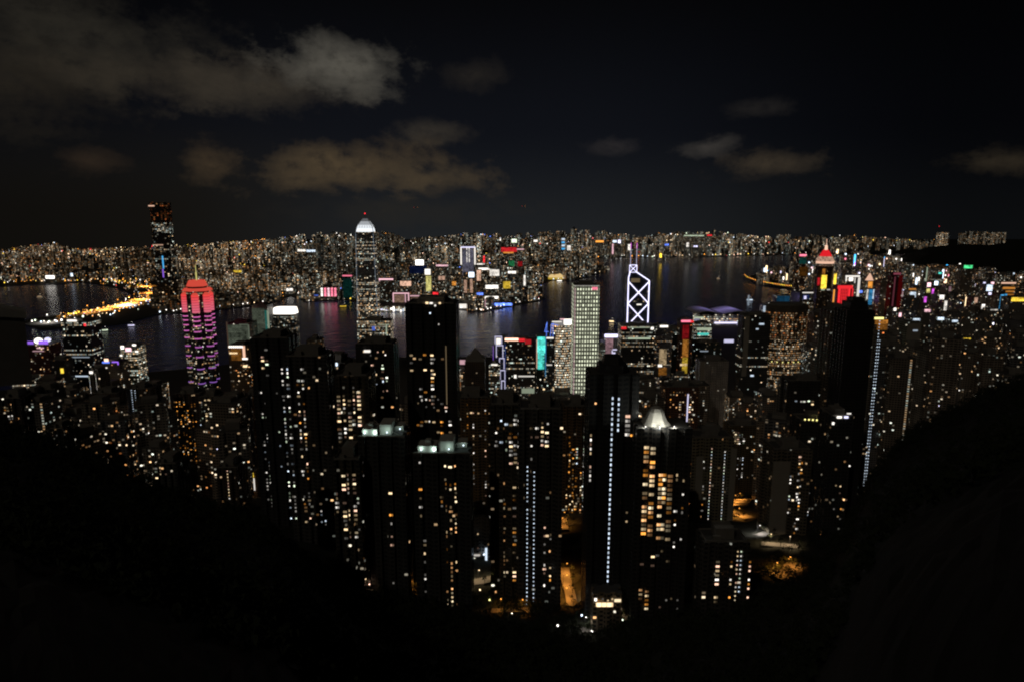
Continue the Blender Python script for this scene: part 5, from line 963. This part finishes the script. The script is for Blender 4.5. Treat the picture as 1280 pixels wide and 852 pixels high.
def farlook(x, y, px):  # high share of dim windows stands in for street light on walls
    dd = district(x, y)
    lf = rg.random(); left = px < 330; ce = random.Random(int(x // 380) * 1009 + int(y // 380) + 5); est = ce.random() < .7
    g = ce if est else rg
    return dict(lit=g.choice((.4, .55, .7, .85)), colf=g.choice((0, .06, .16, .3)), rowf=g.choice((0, 0, .05)), bright=g.choice((.25, .35, .5, .7)) * (.5 + 1.7 * dd * dd) * (1.25 if y < 4300 else 1), warm=g.choice((.95, .8, .7)) if left else g.choice((.2, .35, .5, .65, .8)),
                wd=g.choice((4.5, 6, 8)) * (1 + y / 9000), fl=g.choice((5, 6, 8)) * (1 + y / 9000))
FARC = [(.16, .14, .1), (.13, .12, .1), (.2, .18, .14), (.1, .11, .13)]
lo_, hi_ = cands[:290], cands[290:]
for x, y, h, px, pyg in lo_:
    me, W, Dp, H = rg.choice(TPL)
    o = bpy.data.objects.new('tower_block', me); o.name = 'city_block'; C.objects.link(o)
    o.location = (x, y, kz(x, y) - 1); k = rg.uniform(.8, 1.2); o.scale = (k, k, h / H); o.rotation_euler.z = R(rg.uniform(-40, 40))
    f = farlook(x, y, px); look = ('low ' if h < 50 else 'tall ' if h > 95 else '') + 'block with ' + ('warm' if f['warm'] > .6 else 'pale') + (' striped' if f['colf'] > .1 else '') + ' lights'
    fl_ = f['fl'] / (h / H); f['fl'] = fl_
    fac(o, col=rg.choice(FARC), **f)
    tag(o, autolabel(look, px, pyg - 15, y), 'building', 'city blocks across the harbour')
b = MB(); recs = []
for x, y, h, px, pyg in hi_:
    W, Dp, a = rg.uniform(22, 48), rg.uniform(20, 36), R(rg.uniform(-40, 40)); ca, sa = math.cos(a), math.sin(a); z = kz(x, y) - 1
    b.cur = len(recs); b.prism([(x + px_ * ca - py_ * sa, y + px_ * sa + py_ * ca) for px_, py_ in rect(W, Dp)], z, z + h, 0, 1)
    f = farlook(x, y, px); f['seed'] = len(recs) * .731; recs.append((f, rg.choice(FARC)))
me = b.mesh('distant_city', [M_FAR, M_ROOF])
tg = np.array(b.tag)
for key in ('lit', 'colf', 'rowf', 'bright', 'warm', 'wd', 'fl', 'seed'):
    at_ = me.attributes.new(key, 'FLOAT', 'FACE'); at_.data.foreach_set('value', np.array([r_[0][key] for r_ in recs], np.float32)[tg])
at_ = me.attributes.new('wallc', 'FLOAT_COLOR', 'FACE'); at_.data.foreach_set('color', np.array([(*r_[1], 1) for r_ in recs], np.float32)[tg].ravel())
o = bpy.data.objects.new('distant_city', me); C.objects.link(o); tag(o, 'mass of small lit blocks of the city beyond the harbour', 'city', kind='stuff')
# city lamps too many to count
b = MB(); pals = ['white', 'warm', 'orange', 'peach', 'cool', 'gold', 'red', 'blue', 'pale', 'lilac']; ml = [glow(c, 3.2) for c in pals]
for i in range(3200):
    x, y, h, px, pyg = rg.choice(cands)
    left = px < 330; k = rg.random()
    if district(x, y) < rg.random() * .8: continue
    ci = rg.choices(range(10), weights=(3, 3, 6, 3, .6, 2, .5, .2, 1, .1) if left else (6, 4, 2, 3, 2, 1, .5, .5, 1.5, .6))[0]
    zz = kz(x, y) + rg.choice((h + 2, h * rg.random(), 6)); r_ = .00036 * y * rg.choice((.5, .7, 1, 1.4, 2))
    b.ball((x + rg.uniform(-30, 30), y - 26, zz), r_, ci, 4, 2)
for i in range(420):
    k = rg.random()
    if k < .45: px, py = rg.uniform(125, 190), rg.uniform(349, 374)
    elif k < .8: px = rg.uniform(70, 190); py = 398 - (px - 70) * .19 + rg.gauss(0, 3.5)
    else: px, py = rg.uniform(0, 150), rg.uniform(346, 353)
    p = gnd(px, py, 3)
    if inside((p.x, p.y), KL): b.ball((p.x, p.y, rg.uniform(6, 14)), .00042 * p.y * rg.choice((.6, 1, 1.4)), rg.choices(range(10), weights=(3, 4, 9, 2, 1, 3, .3, .2, .5, .1))[0], 4, 2)
o = b.build('distant_lamp_glitter', ml); tag(o, 'countless tiny coloured lamps glittering over the far city', 'lights', kind='stuff')

# ------------------------------------------------------------------ lamps along the reclaimed shore, the expressways and the quays
LM = {}
def lamp(p, c, s, size, label, group, h=8):
    key = (c, s, size)
    if key not in LM:
        b = MB(); b.bar((0, 0, 0), (0, 0, h), .25, 1); b.ball((0, 0, h), size, 0, 6, 4); LM[key] = bpy.data.objects.new('street_lamp', b.mesh('street_lamp', [glow(c, s), M_DARK]))
    o = LM[key].copy(); C.objects.link(o); o.location = p; return tag(o, label, 'street lamp', group)
def along(pts, n, jit=0.):
    L = [math.dist(a_, b_) for a_, b_ in zip(pts, pts[1:])]; T = sum(L); out = []
    for i in range(n):
        d = T * (i + .5) / n
        for (a_, b_), l_ in zip(zip(pts, pts[1:]), L):
            if d <= l_ or (a_, b_) == (pts[-2], pts[-1]): out.append((a_[0] + (b_[0] - a_[0]) * d / l_ + rg.gauss(0, jit), a_[1] + (b_[1] - a_[1]) * d / l_ + rg.gauss(0, jit * .35))); break
            d -= l_
    return out
for pts, n, jit, cs, s_, size, lb, gp in [
    ([(36, 404), (60, 404), (90, 402), (105, 398)], 14, 3, ['white', 'pale', 'white', 'cool'], 5, 2.6, 'white lamp on the tip of the reclaimed shore', 'lamps on the reclaimed tip'),
    ([(80, 396), (110, 391), (140, 384), (165, 378), (186, 370), (188, 362), (172, 356), (140, 352)], 52, 2, ['orange', 'orange', 'gold', 'warm'], 4, 2.3, 'orange lamp along the curving expressway across the water', 'lamps along the curving expressway'),
    ([(120, 398), (150, 390), (178, 380), (192, 374)], 24, 3.5, ['white', 'warm', 'cool', 'orange'], 3.5, 2, 'pale lamp on the works yard beside the curving expressway', 'lamps of the works yard'),
    ([(0, 354), (40, 353), (90, 352), (140, 350), (180, 352)], 30, 1.5, ['orange', 'warm', 'gold', 'white'], 3.5, 2.4, 'amber lamp on the far bank of the western basin', 'lamps on the basin bank'),
    ([(198, 392), (250, 386), (300, 383), (340, 378)], 22, 1.5, ['white', 'cool', 'warm', 'white'], 4, 2.2, 'white lamp along the western quay', 'lamps along the western quay'),
    ([(200, 380), (260, 378), (330, 374), (355, 366)], 22, 2.5, ['orange', 'gold', 'warm'], 3.5, 2.2, 'orange lamp on the road behind the western quay', 'lamps behind the western quay'),
    ([(352, 372), (374, 374)], 8, .8, ['orange'], 3.5, 2, 'orange lamp round the ferry basin', 'lamps round the ferry basin'),
    ([(380, 381), (408, 378), (440, 375)], 18, 1.0, ['gold', 'warm', 'lemon'], 3.5, 2, 'gold lamp along the ferry pier', 'lamps along the ferry pier'),
    ([(528, 382), (575, 386), (602, 390), (640, 381), (676, 375)], 30, 1.0, ['white', 'warm', 'white', 'cool', 'peach'], 3.5, 2, 'white lamp along the promenade under the twin tower', 'lamps along the promenade'),
    ([(664, 362), (690, 350), (722, 349), (760, 338)], 15, 1.0, ['white', 'cool', 'warm'], 3, 2.2, 'lamp along the bay shore by the gold domes', 'lamps along the bay shore'),
    ([(683, 327), (700, 325), (720, 327)], 10, .2, ['lemon', 'gold'], 3, 2.6, 'yellow lamp along the far flyover', 'lamps along the flyover'),
    ([(745, 322), (830, 320.5), (930, 318.5), (1010, 317)], 38, 1.0, ['white', 'warm', 'gold', 'cool', 'peach', 'orange'], 4, 3.4, 'small lamp along the far shore of the harbour', 'lamps along the far shore')]:
    for px, py in along(pts, n, jit):
        p = gnd(px, py, 3.0)
        if lb.startswith('orange lamp along the curving') or inside((p.x, p.y), KL): lamp(p, rg.choice(cs), s_, size * rg.choice((.7, 1, 1.3)), lb, gp)
# raised coastal expressway over the eastern bay: deck on piers with lamps
pts = [(930, 344), (934, 347.5), (944, 351.5), (960, 355), (980, 358), (1005, 360.5)]
W3 = [gnd(x, y, 14) for x, y in pts]
r = empty('expressway', W3[0], 0, 'curved seaside expressway glowing orange over the eastern bay', 'expressway')
b = MB()
for p0, p1 in zip(W3, W3[1:]):
    d = (p1 - p0).normalized(); nrm = Vector((-d.y, d.x, 0)) * 13; q0, q1 = p0 - W3[0], p1 - W3[0]
    b.loft([q0 - nrm, q1 - nrm, q1 + nrm, q0 + nrm], [q + Vector((0, 0, 1.6)) for q in (q0 - nrm, q1 - nrm, q1 + nrm, q0 + nrm)], 0, 0, True)
b.build('deck', M_CONC, r)
for px, py in along(pts, 14):
    b = MB(); q = gnd(px, py, 14) - W3[0]; b.bar((0, 0, -17), (0, 0, -.1), 2.2); b.build('pier', M_CONC, r, q)
for k, (px, py) in enumerate(along(pts, 36)):
    p = gnd(px, py, 15.6); lamp(p, rg.choice(['orange', 'gold', 'orange']), 4, 2.0, 'orange lamp along the seaside expressway over the bay', 'lamps along the seaside expressway', 7)
# lit strips of road on the reclaimed land: sodium light on asphalt
def road(name, pts, wd, z, light=None, n=0, pw=0., col='orange', lab=None, gp=None):
    b = MB(); P_ = [gnd(x, y, z) for x, y in pts]
    for p0, p1 in zip(P_, P_[1:]):
        d = (p1 - p0).normalized(); nrm = Vector((-d.y, d.x, 0)) * wd / 2; b.face([p0 - nrm, p1 - nrm, p1 + nrm, p0 + nrm])
    tag(b.build(name, M_ROAD), kind='structure')
road('road', [(84, 395), (110, 391), (140, 384), (165, 378), (186, 370)], 90, 3.2)
road('road', [(185, 369), (189, 362), (176, 356.5), (150, 353), (100, 351.5)], 50, 3.2)
rg2 = random.Random(3)
for px, py, c, pw in ((148, 383, 'orange', 4000000), (162, 379, 'orange', 4000000), (176, 374.5, 'orange', 3500000), (188, 366, 'orange', 2250000), (182, 358, 'orange', 2250000), (130, 387, 'orange', 2000000), (158, 381.5, 'white', 2250000), (110, 391, 'orange', 5e5), (60, 403, 'white', 5e5)):
    e = empty('light_mast', gnd(px, py, 3), 0, f'high mast floodlight shining {"white" if c == "white" else "orange"} on the reclaimed road', 'light mast', 'masts on the reclaimed road')
    b = MB(); b.bar((0, 0, 0), (0, 0, 30), .5); b.build('pole', M_DARK, e); b = MB(); b.ball((0, 0, 31), 2.2); b.build('lamp_head', glow(c, 3), e); lamp_light(e, (0, 0, 28), c, pw, 1, 150)

# ------------------------------------------------------------------ lit streets between the near towers
def street(px, py, ln, wd, ang, col, pw, n, label, h=8):
    p = hit(px, py); a = R(ang); d = Vector((math.cos(a), math.sin(a), 0)); nn = Vector((-d.y, d.x, 0))
    b = MB(); k = 8
    for i in range(k):
        f0, f1 = (i / k - .5) * ln, ((i + 1) / k - .5) * ln; q = []
        for f_, s_ in ((f0, -1), (f1, -1), (f1, 1), (f0, 1)):
            v = p + d * f_ + nn * (s_ * wd / 2 + 3 * math.sin(f_ * .05)); q.append((v.x, v.y, max(terr(v.x, v.y), 3.5) + 1.2))
        b.face(q)
    tag(b.build('street', M_ROAD), kind='structure')
    for i in range(n):
        v = p + d * ((i + .5) / n - .5) * ln + nn * (wd * .45); z = max(terr(v.x, v.y), 3.5) + 1
        e = empty('street_light', (v.x, v.y, z), a, label, 'street light', 'street lights between the near towers')
        b = MB(); b.bar((0, 0, 0), (0, 0, h), .12); b.bar((0, 0, h), (0, -2.2, h + .4), .09); b.build('pole', M_DARK, e)
        b = MB(); b.box(-.3, .3, -3.0, -2.2, h + .2, h + .45); b.build('lamp_head', glow(col, 3.5), e); lamp_light(e, (0, -2.6, h - .2), col, pw * 4, .3, 152)
TREES = []
rt = random.Random(8)
for k in range(4):
    b = MB(); b.bar((0, 0, 0), (0, 0, 3.4), .16, 0, 5); trunk = b.mesh('trunk', M_SOIL)
    b = MB()
    for _k in range(70):
        a_, e_, q_ = rt.uniform(0, 6.28), rt.uniform(-.7, 1.5), rt.uniform(.2, 1)
        c_ = Vector((2.1 * q_ * math.cos(a_) * math.cos(e_), 2.1 * q_ * math.sin(a_) * math.cos(e_), 4.4 + 2.2 * q_ * math.sin(e_)))
        s1 = Vector((rt.uniform(-1, 1), rt.uniform(-1, 1), rt.uniform(-.5, .5))) * .5; s2 = Vector((rt.uniform(-.5, .5), rt.uniform(-.5, .5), rt.uniform(.3, 1))) * .5
        b.face((c_ - s1, c_ - s2 * .7, c_ + s1, c_ + s2))
    TREES.append((trunk, b.mesh('crown', M_LEAF)))
def street_tree(p, where):
    tm, cm = rt.choice(TREES); e = empty('street_tree', p, rt.uniform(0, 6.28), f'dark tree by lamps {where}', 'tree', f'street trees {where}'); k = rt.uniform(.8, 1.5); e.scale = (k, k, k)
    for nm, me in (('trunk', tm), ('crown', cm)):
        o = bpy.data.objects.new(nm, me); C.objects.link(o); o.parent = e
for s_ in ST:
    street(*s_)
    p = hit(s_[0], s_[1]); a_ = R(s_[4]); d_ = Vector((math.cos(a_), math.sin(a_), 0)); n_ = Vector((-d_.y, d_.x, 0))
    words_ = s_[8].split(); w_ = next(i for i, x in enumerate(words_) if x in ('over', 'at', 'among', 'in', 'along', 'on', 'beside'))
    for i in range(int(s_[2] / (18 if s_[0] == 926 else 9))):
        v = p + d_ * rt.uniform(-.5, .5) * s_[2] + n_ * rt.choice((-1, 1)) * s_[3] * rt.uniform(.3, .62); v.z = max(terr(v.x, v.y), 3.5) + .8
        street_tree(v, ' '.join(words_[w_:]))

for px, py, sz, c, lb in ((600, 745, .6, 'warm', 'garden'), (590, 720, .6, 'white', 'garden'), (612, 757, .6, 'lemon', 'garden'), (640, 775, .6, 'white', 'gate'), (697, 791, .7, 'white', 'lane'), (745, 779, .6, 'warm', 'lane'), (749, 786, .7, 'white', 'lane'), (727, 778, .7, 'cool', 'lane'), (763, 781, .5, 'warm', 'lane'), (778, 783, .5, 'pale', 'lane'), (740, 797, .9, 'white', 'lane'), (605, 700, .7, 'cool', 'garden'), (456, 730, .6, 'warm', 'trees'), (462, 737, .5, 'peach', 'trees'), (1065, 560, .9, 'cool', 'ramp'), (1074, 640, .5, 'rose', 'ramp'), (1190, 496, 1.4, 'white', 'slope'), (1180, 502, 1.4, 'cool', 'slope'), (1150, 505, 1.2, 'lemon', 'slope'), (1220, 495, 1, 'cool', 'slope'), (985, 705, .5, 'orange', 'ramp'), (962, 645, .6, 'white', 'ramp'), (953, 655, .6, 'warm', 'ramp'), (57, 575, .6, 'warm', 'slope'), (32, 530, .7, 'peach', 'slope'), (47, 540, .9, 'peach', 'slope'), (108, 532, .9, 'cool', 'slope')):
    p = hit(px, py); e = empty('garden_lamp', p, 0, f'small {c if c not in ("peach", "rose", "pale", "lemon") else "pinkish" if c in ("peach", "rose") else "yellowish"} lamp on a post along the {lb} between the lower towers', 'lamp', f'lamps along the {lb}')
    b = MB(); b.bar((0, 0, 0), (0, 0, 4), .1); b.build('pole', M_DARK, e); b = MB(); b.ball((0, 0, 4.4), sz); b.build('lamp_head', glow(c, 3), e); lamp_light(e, (0, 0, 5.6), c, 120 * sz, .3)

# ------------------------------------------------------------------ boats, aircraft, hill mast
def boat(px, py, L, c, s_, label):
    p = gnd(px, py, .1); e = empty('ferry', p, R(rg.uniform(-25, 25)), label, 'ferry', 'boats on the harbour')
    b = MB(); w2 = L * .13; lo = [(-L / 2, -w2, 0), (L * .3, -w2, 0), (L * .5, 0, 0), (L * .3, w2, 0), (-L / 2, w2, 0)]
    b.loft(lo, [(x * 1.03, y * 1.15, 3.2) for x, y, _ in lo], 0, 0); b.build('hull', M_HULL, e)
    b = MB(); b.box(-L * .4, L * .24, -w2 * .8, w2 * .8, 3.2, 6.6); b.build('cabin', glow(c, s_), e)
    b = MB(); b.box(-L * .34, L * .12, -w2 * .7, w2 * .7, 6.62, 8.8); b.box(L * .0, L * .1, -w2 * .4, w2 * .4, 8.82, 11); b.build('upper_deck', M_HULL, e)
    b = MB(); b.bar((L * .05, 0, 11), (L * .05, 0, 17), .18); mo = b.build('mast', M_DARK, e); b = MB(); b.ball((L * .05, 0, 17.4), .7); b.build('mast_light', glow('white', 4), mo)
for q in ((700, 352, 46, 'white', 3, 'bright white lit boat near the gold domes'), (938, 376, 40, 'cool', 1.6, 'white lit boat on the eastern bay'), (765, 403, 26, 'warm', 2.5, 'small warm lit boat before the pale lilac slab'), (898, 349, 22, 'warm', .6, 'faint small boat alone on the open harbour'),
          (532, 397, 36, 'orange', .7, 'orange lit boat near the cruise pier'), (131, 414, 40, 'pale', 1.0, 'pale lit boat off the reclaimed shore'), (165, 408, 34, 'lilac', 1.4, 'lilac lit boat off the reclaimed shore'), (430, 384, 44, 'gold', .9, 'gold lit ferry by the ferry pier'), (50, 372, 30, 'warm', .5, 'dim boat on the western basin')): boat(*q)
def plane(px, py, Y, label):
    e = empty('airplane', at(px, py, Y), R(70), label, 'airplane', 'planes over the city')
    b = MB(); b.bar((-18, 0, 0), (16, 0, 0), 2, 0, 8); b.bar((16, 0, 0), (20, 0, -.3), 1.1, 0, 8); b.build('fuselage', M_HULL, e)
    for s_ in (-1, 1):
        b = MB(); b.loft([(4, 0, -.6), (-3, 0, -.6), (-7, s_ * 17, .6), (-4.5, s_ * 17, .6)][::s_], [(4, 0, -.1), (-3, 0, -.1), (-7, s_ * 17, .8), (-4.5, s_ * 17, .8)][::s_], 0, 0, True); wo = b.build('wing', M_HULL, e)
        b = MB(); b.ball((-5.5, s_ * 17.4, .7), 1.4); b.build('navigation_light', glow('orange' if s_ < 0 else 'red', 1.6), wo)
    b = MB(); b.loft([(-12, -.2, 1.5), (-18, -.2, 1.5), (-18, .2, 1.5), (-12, .2, 1.5)], [(-17, -.15, 8), (-19.5, -.15, 8), (-19.5, .15, 8), (-17, .15, 8)], 0, 0); b.build('tail_fin', M_HULL, e)
plane(520, 259.5, 6000, 'small plane with an orange light above the harbour skyline'); plane(654.5, 258, 6500, 'second small plane fainter and farther along the sky')
e = empty('radio_mast', at(1172, 301, 5700), 0, 'thin mast with a red lamp on the dark ridge', 'mast')
b = MB(); b.bar((0, 0, -20), (0, 0, 115), .9); b.bar((-6, 0, 60), (6, 0, 60), .6); b.build('lattice', M_DARK, e); b = MB(); b.ball((0, 0, 117), 3); b.build('warning_lamp', glow('red', 1.6), e)
for x0, x1, yt, lb in ((1176, 1187, 291, 'pale tower alone on the dark ridge'), (1204, 1215, 292, 'dim estate block on the ridge with even windows'), (1216, 1236, 290, 'wide dim estate block along the ridge'), (1237, 1258, 290.5, 'far end dim estate block along the ridge'), (1150, 1166, 303, 'low dim estate block on the ridge')):
    K(lb, x0, x1, yt, 6600, [], base=at(x0, 312, 6600).z, lit=.6, bright=.28 if x0 != 1176 else .6, warm=.6, wd=9, fl=9, colf=.3, name='estate_block', col=(.12, .12, .09))
print('objects', len(bpy.data.objects))
